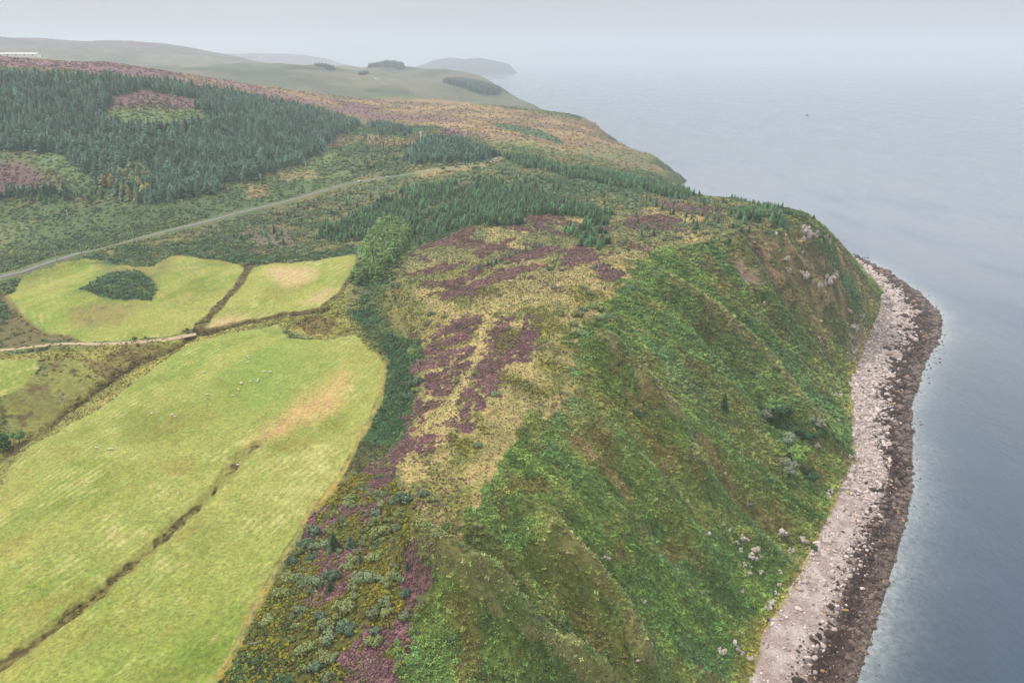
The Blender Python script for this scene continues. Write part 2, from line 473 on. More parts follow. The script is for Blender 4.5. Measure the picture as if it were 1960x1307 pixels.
# ... plus the hidden back of the headland
gz_b, gz_a = np.gradient(Z0, vb, va)
steep = np.hypot(gz_b, gz_a) / VR
slope |= (steep > 0.5) & (VR < 1200) & (VR > 420) & (X > 100) & ~beach

su = X * 0.528 + Y * 0.849                                 # along the coast
sn = X * 0.849 - Y * 0.528                                 # towards the sea
streak = fbm(su, sn * 0.22, 9.0, 3, 21)
streak2 = fbm(su + 0.35 * sn, sn * 0.30, 24.0, 3, 31)
n_small = fbm(X, Y, 5.0, 3, 3)
n_mid = fbm(X, Y, 22.0, 3, 4)
n_big = fbm(X, Y, 90.0, 3, 6)
n_far = fbm(X, Y, 420.0, 4, 8)
n_tiny = fbm(X, Y, 1.7, 2, 12)

# ---- relief detail
rough_amp = np.where(pasture, 0.10, np.where(beach, 0.12, np.where(slope, 0.55, 0.30)))
Zd = Z0 + spur * np.where(beach, 0.15, 1.0)
Zd = Zd + rough_amp * (fbm(X, Y, 3.2, 2, 41) * 0.8 + fbm(X, Y, 9.0, 2, 43) * 1.2)
Zd = Zd + np.where(slope, 0.8 * streak + 0.9 * streak2 + 1.1 * fbm(X, Y, 17.0, 3, 45), 0.0) * smooth(0, 12, np.minimum(dt, 12))
Zd = Zd + np.where(pasture, 0.35 * n_mid, 0.8 * n_mid) * (~beach)
Zd = Zd + smooth(700, 1800, VR) * (5 * n_big * smooth(10, 60, Z0) + smooth(1800, 3500, VR) * (22 * n_far + 9 * fbm(X, Y, 160, 3, 401)) * smooth(20, 80, Z0))
# rocky buttresses high on the right-hand cliff
BUTT = [(1395, 452), (1470, 432), (1545, 420), (1590, 445), (1625, 490), (1655, 545), (1685, 590), (1650, 640), (1610, 640), (1570, 610), (1510, 565), (1450, 540), (1410, 500)]
butt = soft(BUTT, 12)
Zd = Zd + butt * slope * (2.6 * np.abs(fbm(su, sn * 0.35, 16.0, 3, 51)) - 1.0) * 1.5
in_b = inside(X, Y, beach_poly)
zb = 0.1 + 3.9 * bt ** 0.9 + 0.12 * fbm(X, Y, 6.0, 3, 47)
kb = np.where(in_b, smooth(0, 6, np.minimum(dt, 6)), 0)
Zd = np.where(in_b, Zd * (1 - kb) + zb * kb, Zd)
az0, az1 = [math.atan2(*ray(p, 105)[:2]) for p in (1318, 1356)]
Zd = Zd - 26 * smooth(az0, az1, VA) * smooth(925, 1010, VR) * smooth(1500, 1400, VR)
point = smooth(math.atan2(*ray(1285, 105)[:2]), az0, VA) * (VR > 1000) * (VR < 1500)
off_s = (~in_b) & (ds < 60) & (dt > 25) & (VR < 800) & (Z0 < 3) & (X > 40)
Zd = np.where(off_s, -0.15 - 0.06 * ds, Zd)

# ---- road and track beds
ROAD_PX = [(-120, 560), (-60, 548), (0, 534), (60, 515), (120, 496), (180, 480), (240, 465), (320, 444), (400, 425), (440, 413), (480, 403), (520, 394), (560, 384), (620, 366), (660, 355), (690, 348), (740, 341), (800, 332),
           (860, 324), (900, 317), (935, 311), (957, 304), (961, 298), (950, 293)]
TRACK_PX = [(-120, 680), (-40, 676), (0, 673), (50, 668), (100, 661), (130, 659), (180, 661), (240, 659), (300, 654), (350, 648), (380, 640)]
def line_world(px, step):
    p = trace(px, 6, False)
    d = np.concatenate([[0], np.cumsum(np.linalg.norm(np.diff(p, axis=0), axis=1))])
    s = np.arange(0, d[-1], step)
    q = np.stack([np.interp(s, d, p[:, 0]), np.interp(s, d, p[:, 1])], 1)
    for _ in range(10):
        q[1:-1] = (q[:-2] + 2 * q[1:-1] + q[2:]) / 4
    return q
road_w = line_world(ROAD_PX, 4.0); track_w = line_world(TRACK_PX, 2.5)
def bed(Zd, line, w):
    d = dist_line(X, Y, line, w * 3)
    k = smooth(w * 2.4, w, d)
    return Zd * (1 - k) + (Z0 + 0.55) * k, d
Zd, d_road = bed(Zd, road_w, 4.0)
Zd, d_track = bed(Zd, track_w, 2.6)

# ---- ground colours (albedo)
def mix(a, b, w):
    w = np.asarray(w, np.float32)[..., None]
    return a * (1 - w) + b * w
def put(colr, m, c):
    w = np.asarray(m, np.float32)[..., None]
    return colr * (1 - w) + c * w
L = lin
bracken = mix(mix(L(84, 112, 66), L(60, 92, 54), smooth(-0.3, 0.4, n_mid)), L(122, 126, 74), smooth(0.15, 0.55, n_small + 0.5 * n_big))
rough = mix(mix(L(104, 118, 74), L(132, 128, 82), smooth(-0.35, 0.35, n_mid)), L(82, 108, 68), smooth(-0.05, 0.4, n_big + 0.3 * n_small))
CV = rough
# moor and distant hills
moor = np.zeros(X.shape, bool)
moor |= region([(-300, 60), (-300, 135), (0, 130), (150, 135), (330, 160), (500, 185), (640, 210), (660, 225), (720, 240), (820, 240), (880, 255), (960, 275), (1040, 290), (1130, 300), (1230, 325), (1345, 352),
                (1290, 300), (1212, 267), (1150, 239), (1060, 222), (960, 205), (830, 189), (700, 190), (600, 177), (350, 139), (220, 121), (0, 106)])
moor &= (VR > 650) & (VR < 2000)
n_moor = fbm(X * 0.55 + Y * 0.25, Y * 0.9 - X * 0.3, 60.0, 4, 61)
mc = mix(mix(L(138, 118, 88), L(178, 150, 106), smooth(-0.2, 0.35, n_moor + 0.5 * n_mid)), L(124, 112, 86), smooth(0.15, 0.5, fbm(X, Y, 140.0, 4, 66)))
mc = put(mc, smooth(0.22, 0.45, fbm(X * 0.5, Y, 110.0, 3, 67)) * 0.8, L(138, 104, 108))
CV = np.where(moor[..., None], mc, CV)
green_moor = soft([(930, 270), (1000, 268), (1090, 290), (1180, 285), (1250, 290), (1340, 345), (1260, 330), (1150, 310), (1040, 292), (960, 285)], 30)
CV = put(CV, green_moor * (moor | (VR > 800)) * (0.6 + 0.4 * smooth(-0.3, 0.3, n_big)), mix(L(140, 140, 92), L(112, 132, 82), smooth(-0.3, 0.3, n_moor)))
CV = put(CV, region([(945, 236), (990, 240), (1030, 250), (1075, 268), (1060, 270), (1000, 258), (960, 247)]), L(88, 112, 72))
CV = put(CV, region([(1030, 262), (1060, 268), (1090, 275), (1060, 274)]), L(80, 104, 66))
for h in ([(-300, 95), (0, 108), (100, 120), (220, 123), (345, 141), (330, 152), (200, 140), (0, 130), (-300, 130)], [(640, 192), (700, 200), (725, 210), (700, 216), (660, 205)],
          [(835, 250), (870, 246), (895, 254), (880, 263), (845, 262)], [(225, 178), (300, 176), (375, 192), (385, 205), (350, 215), (290, 208), (230, 205), (195, 215)],
          [(-100, 305), (0, 310), (60, 325), (130, 350), (60, 365), (0, 375), (-100, 380)], [(630, 262), (655, 262), (650, 278), (632, 276)], [(885, 352), (900, 350), (902, 362), (886, 362)]):
    CV = put(CV, soft(h, 10) * 0.85, mix(L(134, 96, 108), L(122, 100, 92), smooth(-0.2, 0.4, n_mid)))
CV = put(CV, soft([(185, 212), (280, 215), (380, 210), (400, 235), (330, 240), (220, 232)], 12) * 0.9, L(118, 138, 84))
CV = put(CV, soft([(60, 288), (110, 290), (170, 335), (190, 358), (130, 352), (90, 325)], 8) * 0.9, L(116, 138, 88))
far = smooth(2000, 2300, VR)
farc = mix(mix(L(112, 118, 88), L(138, 132, 104), smooth(-0.3, 0.3, n_far)), L(78, 94, 72), smooth(0.0, 0.4, fbm(X, Y, 260.0, 5, 71)) * 0.85)
farc = put(farc, smooth(4000, 4600, VR) * smooth(30, 120, Z0), L(122, 104, 108))
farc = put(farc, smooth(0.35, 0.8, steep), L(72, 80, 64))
farc = put(farc, smooth(0.1, 0.3, fbm(X, Y, 90.0, 4, 73)) * 0.35, L(150, 146, 108))
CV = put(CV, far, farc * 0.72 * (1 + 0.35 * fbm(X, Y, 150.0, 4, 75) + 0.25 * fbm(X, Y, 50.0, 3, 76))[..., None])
# greens between the forest, road and plateau
CV = put(CV, soft([(-200, 400), (0, 400), (140, 400), (230, 392), (350, 385), (480, 350), (560, 325), (640, 290), (680, 340), (560, 380), (400, 422), (240, 460), (120, 490), (0, 525), (-200, 570)], 10) * 0.85,
         mix(mix(L(96, 118, 72), L(78, 104, 66), smooth(-0.3, 0.3, n_mid)), L(132, 136, 84), smooth(0.1, 0.45, n_big)))
CV = put(CV, soft([(550, 330), (640, 290), (700, 305), (690, 335), (640, 350), (600, 340)], 10) * 0.6, L(126, 144, 88))
CV = put(CV, soft([(430, 415), (560, 390), (700, 352), (760, 350), (700, 400), (620, 440), (600, 470), (520, 500), (440, 490), (330, 480), (320, 460)], 10) * 0.7,
         mix(mix(L(104, 122, 84), L(128, 126, 84), smooth(-0.25, 0.3, n_mid)), L(92, 92, 74), smooth(0.2, 0.45, n_small)))
CV = put(CV, region([(460, 445), (520, 430), (545, 440), (560, 470), (530, 475), (480, 468)]) * 0.6, L(134, 116, 104))
CV = put(CV, soft([(470, 355), (520, 358), (515, 378), (470, 380)], 3) * 0.7, L(184, 158, 112))
CV = put(CV, soft([(520, 330), (590, 325), (610, 340), (540, 345)], 4) * 0.6, L(176, 156, 108))
CV = put(CV, soft([(700, 255), (760, 265), (800, 275), (750, 285), (700, 275)], 8) * 0.6, L(176, 146, 108))
CV = put(CV, smooth(5.5, 3.5, d_road) * (n_small > -0.1) * 0.35, L(150, 146, 100))
CV = put(CV, soft([(790, 328), (860, 318), (930, 305), (955, 292), (965, 300), (950, 316), (900, 325), (800, 342)], 4) * 0.75, L(178, 162, 112))
# plateau: dry grass, heath, herbs
PLATEAU = [(830, 1035), (790, 960), (745, 890), (785, 830), (800, 690), (770, 600), (745, 540), (790, 480), (880, 440), (1000, 415), (1150, 400), (1380, 395), (1410, 440), (1265, 480), (1225, 508), (1170, 570), (1130, 612),
           (1100, 660), (1108, 720), (1092, 760), (1000, 830), (950, 888), (905, 975), (885, 1010)]
plat = soft(PLATEAU, 4)
n_str = fbm((X * 0.80 + Y * 0.6), (Y * 0.8 - X * 0.6) * 0.28, 13.0, 3, 81)
pc = mix(mix(L(192, 174, 114), L(178, 164, 108), smooth(-0.3, 0.3, n_mid)), L(148, 144, 84), smooth(0.0, 0.45, n_small * 0.6 + n_str * 0.7))
pc = put(pc, smooth(0.02, 0.35, fbm(X, Y, 16.0, 4, 83)) * 0.9, mix(L(124, 132, 72), L(156, 150, 78), smooth(-0.3, 0.3, n_small)))
pc = put(pc, smooth(330, 520, VR) * smooth(-0.15, 0.3, n_mid + 0.5 * n_big) * 0.85, L(120, 130, 84))
CV = put(CV, plat, pc)
WEST = [(660, 600), (700, 560), (690, 530), (760, 480), (790, 480), (770, 520), (745, 545), (770, 600), (800, 680), (800, 800), (745, 890), (760, 910), (690, 915), (645, 912), (700, 832), (732, 760), (740, 692), (716, 662), (690, 640)]
west = soft(WEST, 3)
CV = put(CV, west, mix(mix(L(78, 106, 64), L(96, 112, 66), smooth(-0.2, 0.3, n_mid)), L(132, 130, 72), smooth(0.1, 0.5, n_small)))
CV = put(CV, soft([(720, 560), (770, 545), (800, 590), (830, 610), (800, 680), (770, 640), (730, 600)], 5) * 0.8, mix(L(140, 134, 72), L(116, 122, 66), smooth(-0.3, 0.3, n_small)))
brk_strip = region([(664, 600), (700, 588), (735, 610), (755, 640), (800, 650), (808, 690), (790, 735), (780, 800), (742, 880), (700, 896), (660, 905), (704, 832), (734, 762), (742, 694), (716, 662), (690, 634)])
CV = put(CV, brk_strip * 0.9, mix(L(70, 100, 62), L(92, 110, 62), smooth(-0.1, 0.4, n_mid)))
CV = put(CV, soft([(690, 850), (760, 850), (745, 900), (690, 905), (655, 915)], 4) * 0.6, L(108, 98, 58))
GORSE = [(560, 1075), (585, 1010), (640, 930), (690, 905), (745, 905), (800, 960), (838, 1036), (812, 1085), (792, 1200), (765, 1307), (720, 1500), (330, 1500), (415, 1307), (480, 1215), (520, 1130)]
gorse = soft(GORSE, 2.5)
CV = put(CV, gorse, mix(mix(L(104, 104, 52), L(74, 88, 46), smooth(-0.2, 0.3, n_small)), L(150, 138, 70), smooth(0.2, 0.5, n_mid + 0.4 * n_small)))
CV = put(CV, region([(330, 1500), (412, 1307), (440, 1255), (520, 1255), (560, 1290), (560, 1500)]), L(66, 94, 60))
HEATH = [[(826, 641), (869, 616), (923, 602), (916, 616), (876, 634), (833, 645)], [(808, 674), (844, 652), (884, 636), (905, 631), (891, 649), (858, 663), (819, 677)],
         [(794, 711), (804, 692), (840, 679), (873, 670), (898, 659), (894, 677), (866, 692), (826, 704)], [(797, 728), (833, 713), (876, 699), (894, 692), (883, 713), (858, 724), (848, 756), (830, 764), (812, 749)],
         [(955, 627), (977, 605), (970, 641), (959, 670), (941, 684), (970, 688), (966, 713), (948, 738), (959, 746), (941, 753), (920, 735), (905, 731), (916, 713), (927, 688), (934, 663), (948, 641)],
         [(991, 641), (1006, 602), (1027, 605), (1038, 616), (1017, 623), (1017, 641), (1017, 670), (999, 674), (988, 670), (1009, 688), (1017, 693), (988, 692), (959, 688), (970, 674), (984, 663)],
         [(880, 760), (902, 749), (920, 764), (934, 778), (920, 783), (894, 785), (898, 800), (909, 821), (912, 839), (891, 832), (869, 817), (844, 814), (858, 803), (880, 785)],
         [(786, 792), (794, 774), (826, 767), (833, 774), (812, 792), (790, 821), (779, 821)], [(743, 864), (761, 850), (797, 839), (840, 832), (844, 843), (819, 857), (776, 871), (750, 879), (729, 900)],
         [(826, 562), (873, 559), (855, 573), (833, 573)], [(837, 544), (884, 530), (905, 508), (934, 515), (905, 533), (869, 548), (844, 551)],
         [(873, 559), (902, 544), (941, 530), (977, 519), (1017, 508), (1042, 512), (991, 530), (948, 541), (905, 555), (884, 562)], [(970, 494), (1006, 487), (1038, 472), (1060, 476), (1038, 494), (1006, 501), (977, 503)],
         [(905, 487), (920, 474), (955, 465), (981, 458), (963, 476), (927, 490)], [(786, 476), (833, 462), (884, 440), (912, 433), (898, 451), (848, 465), (804, 480)], [(804, 519), (840, 508), (880, 505), (862, 515), (819, 526)],
         [(1088, 498), (1110, 469), (1124, 480), (1135, 490), (1168, 487), (1135, 501), (1099, 508), (1085, 519)], [(1150, 523), (1171, 512), (1193, 526), (1171, 541), (1150, 533)], [(1005, 420), (1060, 405), (1090, 412), (1030, 430)],
         [(1190, 422), (1260, 410), (1310, 420), (1280, 440), (1210, 436)], [(1240, 380), (1300, 388), (1380, 400), (1370, 411), (1280, 400)], [(668, 1320), (660, 1250), (690, 1195), (740, 1198), (792, 1190), (782, 1230), (740, 1320)],
         [(715, 905), (745, 872), (742, 900), (715, 950), (700, 962)], [(690, 990), (720, 960), (735, 985), (710, 1010)], [(795, 1110), (815, 1100), (820, 1120), (800, 1130)]]
heath = np.zeros(X.shape, bool)
n_rag = fbm(X, Y, 4.0, 4, 15) + 0.6 * fbm(X, Y, 11.0, 2, 16)
for h in HEATH: heath |= soft(h, 7.0) + 0.40 * n_rag > 0.40
heath |= gorse.astype(bool) & (gorse > 0.5) & (fbm(X, Y, 12, 3, 91) > 0.22) & (VR < 330)
heath |= (plat > 0.5) & (VR > 330) & (VR < 700) & (n_str + 0.4 * n_small > 0.30)
heath &= ~((fbm(X, Y, 2.6, 2, 93) > 0.42) & (VR < 700))
hc = mix(mix(L(150, 110, 112), L(120, 94, 86), smooth(-0.3, 0.4, n_small)), L(140, 120, 80), smooth(0.35, 0.6, n_small + 0.4 * n_mid))
CV = put(CV, heath * 0.92, hc)
HERB = [[(1000, 580), (1040, 600), (1098, 625), (1100, 640), (1040, 640), (1020, 625)], [(1020, 680), (1060, 690), (1098, 705), (1090, 715), (1040, 705)], [(960, 715), (1000, 728), (1050, 760), (1030, 768), (980, 745)],
        [(900, 790), (930, 800), (950, 830), (935, 838), (910, 815)], [(845, 830), (885, 835), (930, 860), (900, 870), (855, 860)], [(1100, 560), (1150, 555), (1180, 570), (1110, 590)], [(905, 557), (940, 545), (970, 550), (940, 562)],
        [(965, 641), (985, 630), (988, 655), (965, 675), (950, 672)]]
for h in HERB: CV = put(CV, soft(h, 4) * 0.75, mix(L(112, 122, 62), L(150, 148, 66), smooth(-0.1, 0.4, n_small)))
PATH_PX = [(1262, 474), (1180, 488), (1120, 512), (1060, 550), (1000, 578), (950, 590), (935, 615), (925, 650), (905, 700), (880, 740), (850, 800), (835, 850)]
path_w = trace(PATH_PX, 8, False)
CV = put(CV, smooth(2.6, 0.9, dist_line(XJ, YJ, path_w, 4)) * 0.75 * (plat > 0.3), L(206, 184, 128))
edge_path = trace([(1225, 500), (1150, 590), (1110, 660), (1112, 720), (1090, 760), (1030, 815), (960, 870), (925, 930), (895, 990), (865, 1035)], 8, False)
CV = put(CV, smooth(3.2, 0.8, dist_line(XJ, YJ, edge_path, 5)) * 0.8 * (n_small > -0.35), L(196, 174, 112))

# sea slope
sc = mix(mix(L(122, 142, 70), L(86, 114, 54), smooth(-0.35, 0.35, streak)), L(104, 138, 92), smooth(0.15, 0.5, fbm(su, sn * 0.3, 34, 3, 101)) * 0.75)
sc = mix(sc, mix(L(104, 132, 70), L(84, 114, 60), smooth(-0.3, 0.3, n_small)), smooth(0.02, 0.16, fbm(X, Y, 38.0, 4, 411) + 0.15 * n_small) * 0.7)
sc = mix(sc, mix(L(146, 138, 76), L(120, 124, 62), smooth(-0.3, 0.3, n_small)), smooth(0.12, 0.26, fbm(X, Y, 30.0, 4, 419) + 0.2 * n_small) * 0.42)
sc = mix(sc, L(142, 136, 78), smooth(0.05, 0.45, 0.6 * streak2 + 0.5 * n_small + 0.35 * n_mid) * 0.45)
sc = mix(sc, L(164, 142, 96), smooth(0.38, 0.6, fbm(su, sn * 0.45, 20, 4, 111)) * 0.7)
sc = mix(sc, L(134, 100, 62), smooth(0.22, 0.5, fbm(X, Y, 14, 4, 113)) * 0.45)
bc = mix(mix(L(142, 130, 88), L(112, 116, 74), smooth(-0.3, 0.3, streak)), L(190, 160, 116), smooth(-0.05, 0.4, n_small + streak * 0.6))
bc = put(bc, smooth(0.05, 0.3, fbm(su + 0.2 * sn, sn * 0.4, 30, 3, 121)) * 0.85, L(108, 86, 74))
bc = put(bc, smooth(0.18, 0.45, fbm(su, sn * 0.35, 26, 3, 124)) * 0.85, L(84, 112, 66))
sc = sc * 1.12
sc = put(sc, butt, bc)
sc = put(sc, soft([(1596, 505), (1615, 515), (1640, 545), (1658, 590), (1690, 640), (1660, 650), (1640, 610), (1615, 560)], 5), mix(L(76, 116, 66), L(96, 132, 88), smooth(-0.2, 0.3, streak)))
sc = put(sc, soft([(1640, 560), (1680, 585), (1700, 600), (1680, 640), (1640, 690), (1625, 720), (1630, 650), (1650, 600)], 5) * 0.8, mix(L(170, 156, 98), L(128, 140, 76), smooth(-0.2, 0.3, n_small)))
scree = soft([(1406, 506), (1420, 510), (1440, 538), (1466, 568), (1456, 566), (1428, 540), (1412, 522)], 2.5)
sc = put(sc, scree, mix(L(196, 162, 144), L(170, 140, 124), smooth(-0.3, 0.3, n_tiny)))
sc = put(sc, soft([(1625, 655), (1660, 640), (1665, 660), (1645, 685), (1628, 690)], 4) * 0.7, L(196, 176, 160))
sc = put(sc, soft([(1550, 640), (1580, 650), (1590, 670), (1565, 665)], 4) * 0.6, L(176, 156, 128))
ys = soft([(1440, 1190), (1480, 1160), (1520, 1090), (1540, 1090), (1510, 1150), (1470, 1210), (1440, 1300), (1405, 1310)], 3)
sc = put(sc, ys, L(168, 164, 80))
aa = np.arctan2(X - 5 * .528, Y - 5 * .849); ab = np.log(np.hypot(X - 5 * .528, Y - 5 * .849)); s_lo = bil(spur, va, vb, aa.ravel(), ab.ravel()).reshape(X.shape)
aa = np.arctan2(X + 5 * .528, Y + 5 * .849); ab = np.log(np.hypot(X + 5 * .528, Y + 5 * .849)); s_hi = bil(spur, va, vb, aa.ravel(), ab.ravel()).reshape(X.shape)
side = (s_lo - s_hi) * (VR < 520)  # lush and drier spur flanks, coloured by side to make up for weak shading
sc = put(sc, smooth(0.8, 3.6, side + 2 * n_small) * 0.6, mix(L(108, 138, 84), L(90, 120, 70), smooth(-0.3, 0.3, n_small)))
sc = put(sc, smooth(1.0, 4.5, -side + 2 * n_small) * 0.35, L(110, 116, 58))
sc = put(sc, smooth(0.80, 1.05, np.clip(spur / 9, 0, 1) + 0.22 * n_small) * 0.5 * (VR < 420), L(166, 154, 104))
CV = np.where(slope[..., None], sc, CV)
CV = put(CV, soft([(1380, 450), (1500, 418), (1575, 424), (1560, 435), (1480, 440), (1400, 460)], 4) * 0.6, mix(L(176, 156, 104), L(132, 132, 84), smooth(-0.2, 0.3, n_small)))

# pastures
mow = np.sin((X * 0.927 - Y * 0.375 + 1.0 * n_mid + 5 * n_big) * 2 * np.pi / 3.1)
mow2 = np.sin((X * 0.80 + Y * 0.6 + 5.0 * n_mid) * 2 * np.pi / 3.8)
mw = np.where(past_id == 1, mow, np.where(past_id == 3, np.sin((X * 0.9 - Y * 0.42 + 3 * n_mid) * 2 * np.pi / 4.5), mow2))
gcol = mix(mix(L(174, 180, 92), L(146, 168, 68), smooth(-0.35, 0.4, n_big + 0.4 * n_mid)), L(202, 198, 124), smooth(0.05, 0.6, 0.42 * n_small + 0.2 * mw + 0.5 * n_mid))
gcol = mix(gcol, L(122, 142, 52), smooth(0.0, 0.5, fbm(X, Y, 30, 4, 131)) * 0.6)
gcol = mix(gcol, L(168, 156, 80), smooth(0.1, 0.5, fbm(X, Y, 18, 4, 133)) * 0.5)
gcol = put(gcol, soft([(380, 690), (500, 640), (560, 650), (600, 720), (560, 760), (470, 790), (400, 770)], 25) * 0.55 * (past_id == 1), L(130, 172, 66))
gcol = put(gcol, smooth(0.0, 0.4, fbm(X * 0.93 - Y * 0.37, (Y * 0.93 + X * 0.37) * 0.25, 14, 3, 137)) * 0.5, L(192, 190, 98))
bare = soft([(655, 715), (665, 735), (640, 780), (590, 805), (540, 830), (500, 852), (480, 850), (520, 815), (560, 780), (610, 740)], 9)
gcol = put(gcol, np.clip(bare * 1.6 - 0.3, 0, 1) * (past_id == 1) * (0.85 + 0.15 * mw), L(226, 188, 128))
for b in ([(510, 515), (560, 508), (600, 515), (590, 535), (550, 550), (515, 530)], [(575, 575), (620, 550), (640, 555), (610, 575), (580, 582)], [(395, 620), (440, 605), (480, 612), (440, 628), (395, 633)]):
    gcol = put(gcol, np.clip(soft(b, 8) * 1.5 - 0.25, 0, 1) * (past_id == 3) * (0.85 + 0.15 * mw), L(224, 196, 142))
gcol = put(gcol, (past_id == 2) * smooth(0.15, 0.5, n_mid + 0.3 * n_small) * 0.5, L(178, 172, 102))
gcol = put(gcol, soft([(125, 590), (200, 578), (262, 585), (220, 622), (150, 626)], 7) * (past_id == 2) * 0.8, mix(L(164, 150, 88), L(120, 108, 66), smooth(0.1, 0.4, n_small)))
RUT = trace([(495, 852), (460, 880), (430, 920), (400, 950), (340, 1000), (300, 1040), (240, 1090), (180, 1140), (110, 1190), (60, 1225), (10, 1265), (-60, 1310)], 8, False)
d_rut = dist_line(XJ, YJ, RUT, 10)
rut_w = 0.7 + 2.4 * n_small + 2.0 * fbm(X, Y, 16.0, 2, 201)
gcol = put(gcol, smooth(4.5, 1.5, d_rut) * (past_id == 1) * 0.6, L(150, 146, 78))
gcol = put(gcol, smooth(rut_w + 0.9, rut_w, d_rut) * (past_id == 1) * 0.9, mix(L(140, 130, 70), L(88, 76, 42), smooth(-0.25, 0.2, n_tiny + 0.8 * n_small)))
Zd = Zd - 0.9 * smooth(4, 0.5, d_rut) * (past_id == 1)
gcol = put(gcol, soft([(195, 500), (215, 512), (250, 514), (296, 512), (318, 496), (330, 510), (306, 530), (300, 556), (205, 526), (190, 520)], 6) * (past_id == 2) * 0.85, mix(L(158, 150, 84), L(130, 128, 70), smooth(-0.3, 0.3, n_small)))
gcol = gcol * 0.86
CV = np.where(pasture[..., None], gcol, CV)
# rough ground between the pastures and the burn
GULLY = [(-200, 1020), (0, 938), (22, 890), (60, 852), (200, 777), (300, 698), (370, 656), (440, 640), (530, 622), (600, 648), (690, 640), (735, 690), (740, 690), (690, 630), (660, 600), (690, 490), (680, 520), (650, 562), (600, 590),
         (500, 608), (390, 636), (320, 650), (180, 664), (0, 676), (-200, 690), (-200, 800), (0, 768), (60, 724), (80, 690), (140, 690), (180, 720), (120, 790), (20, 850), (-200, 930)]
gul = (soft(GULLY, 3) * (~pasture)).astype(np.float32)
CV = put(CV, gul, mix(mix(L(176, 166, 90), L(146, 146, 72), smooth(-0.3, 0.3, n_mid)), L(112, 94, 56), smooth(0.25, 0.5, n_small * 0.7 + 0.5 * n_mid)))
CV = put(CV, soft([(100, 690), (170, 670), (200, 715), (240, 730), (130, 800), (30, 850), (0, 850), (0, 770), (60, 725)], 4) * (~pasture) * 0.8, mix(mix(L(158, 158, 78), L(140, 136, 68), smooth(-0.3, 0.3, n_mid)), L(112, 92, 56), smooth(0.3, 0.55, n_small)))
burn = trace([(-60, 920), (20, 868), (80, 826), (130, 786), (190, 742), (250, 705), (330, 668), (390, 640), (470, 620), (540, 604), (620, 592)], 8, False)
d_burn = dist_line(XJ, YJ, burn, 14)
CV = put(CV, smooth(4.5, 1.0, d_burn) * 0.85 * (~pasture), mix(L(78, 68, 42), L(110, 98, 56), smooth(-0.2, 0.3, n_tiny)))
Zd = Zd - 1.6 * smooth(5, 0.5, d_burn) * (~pasture)
CV = put(CV, region([(120, 670), (190, 690), (240, 660), (330, 665), (300, 690), (210, 730), (170, 700)]) * 0.7, mix(L(112, 90, 56), L(134, 120, 70), smooth(-0.2, 0.3, n_small)))
CV = put(CV, region([(560, 618), (600, 605), (640, 612), (625, 640), (585, 640)]) * 0.7, L(116, 92, 58))
for b in ([(60, 730), (95, 725), (90, 745), (58, 748)], [(95, 700), (118, 690), (110, 710)]): CV = put(CV, soft(b, 3) * 0.8, L(108, 80, 58))
ditch = trace([(478, 510), (455, 552), (425, 585), (395, 615), (378, 640)], 8, False)
d_dit = dist_line(XJ, YJ, ditch, 10)
CV = put(CV, smooth(4.0, 1.5, d_dit), mix(L(124, 112, 64), L(92, 80, 48), smooth(-0.3, 0.3, n_small)))
for l in ([(688, 486), (680, 522), (650, 562), (600, 590), (520, 606), (392, 634)], [(10, 560), (42, 607), (95, 642), (150, 658)]):
    CV = put(CV, smooth(3.0, 0.8, dist_line(XJ, YJ, trace(l, 8, False), 6)) * 0.8, L(116, 100, 58))
for b in ([(152, 553), (205, 526), (262, 520), (292, 535), (302, 553), (288, 574), (240, 578), (190, 568)], [(215, 480), (260, 468), (300, 482), (290, 500), (240, 500)], [(180, 505), (210, 496), (240, 505), (210, 512)],
          [(330, 470), (420, 455), (500, 490), (620, 480), (690, 470), (690, 486), (600, 498), (500, 505), (440, 502), (350, 490)]):
    CV = put(CV, soft(b, 3) * 0.9, mix(L(72, 104, 68), L(96, 112, 66), smooth(0, 0.5, n_small)))
CV = put(CV, soft([(0, 620), (40, 600), (95, 645), (60, 660), (0, 668)], 3) * 0.6, L(132, 112, 70))
verge = trace([(738, 690), (728, 765), (692, 835), (645, 910), (592, 985), (545, 1068), (502, 1140), (455, 1235), (415, 1300)], 8, False)
d_verge = dist_line(XJ, YJ, verge, 8)
CV = put(CV, smooth(2.4, 0.6, d_verge) * 0.8, mix(L(188, 168, 84), L(150, 146, 74), smooth(-0.2, 0.3, n_small)))
# beach: pale shingle, a dark weed band, brown wet cobbles
bcol = mix(L(208, 192, 184), L(178, 158, 150), smooth(-0.3, 0.3, n_small))
dk = smooth(0.52, 0.32, bt + 0.16 * n_mid + 0.10 * n_small)
bcol = put(bcol, dk, L(112, 90, 82))
bcol = put(bcol, np.exp(-((bt - 0.31 + 0.10 * n_mid + 0.05 * n_small) / 0.12) ** 2) * 0.85, L(48, 36, 34))
bcol = put(bcol, smooth(0.2, 0.05, bt), L(122, 106, 98))
bcol = put(bcol, smooth(0.12, 0.0, Z0) , L(92, 84, 78))
CV = put(CV, (Z0 < 3) & (~beach) & (VR > 700) & (VR < 2000), L(104, 90, 82))
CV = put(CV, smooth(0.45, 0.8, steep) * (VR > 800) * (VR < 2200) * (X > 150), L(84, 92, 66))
CV = put(CV, point * 0.85, mix(L(112, 124, 80), L(92, 100, 70), smooth(-0.3, 0.3, n_small)))
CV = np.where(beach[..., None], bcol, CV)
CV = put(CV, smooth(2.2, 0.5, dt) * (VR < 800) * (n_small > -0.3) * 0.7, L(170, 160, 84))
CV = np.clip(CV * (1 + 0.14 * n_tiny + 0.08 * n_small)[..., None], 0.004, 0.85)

# ------------------------------------------------------------------ materials
def new_mat(name):
    m = bpy.data.materials.new(name); m.use_nodes = True
    nt = m.node_tree
    return m, nt, nt.nodes['Principled BSDF']

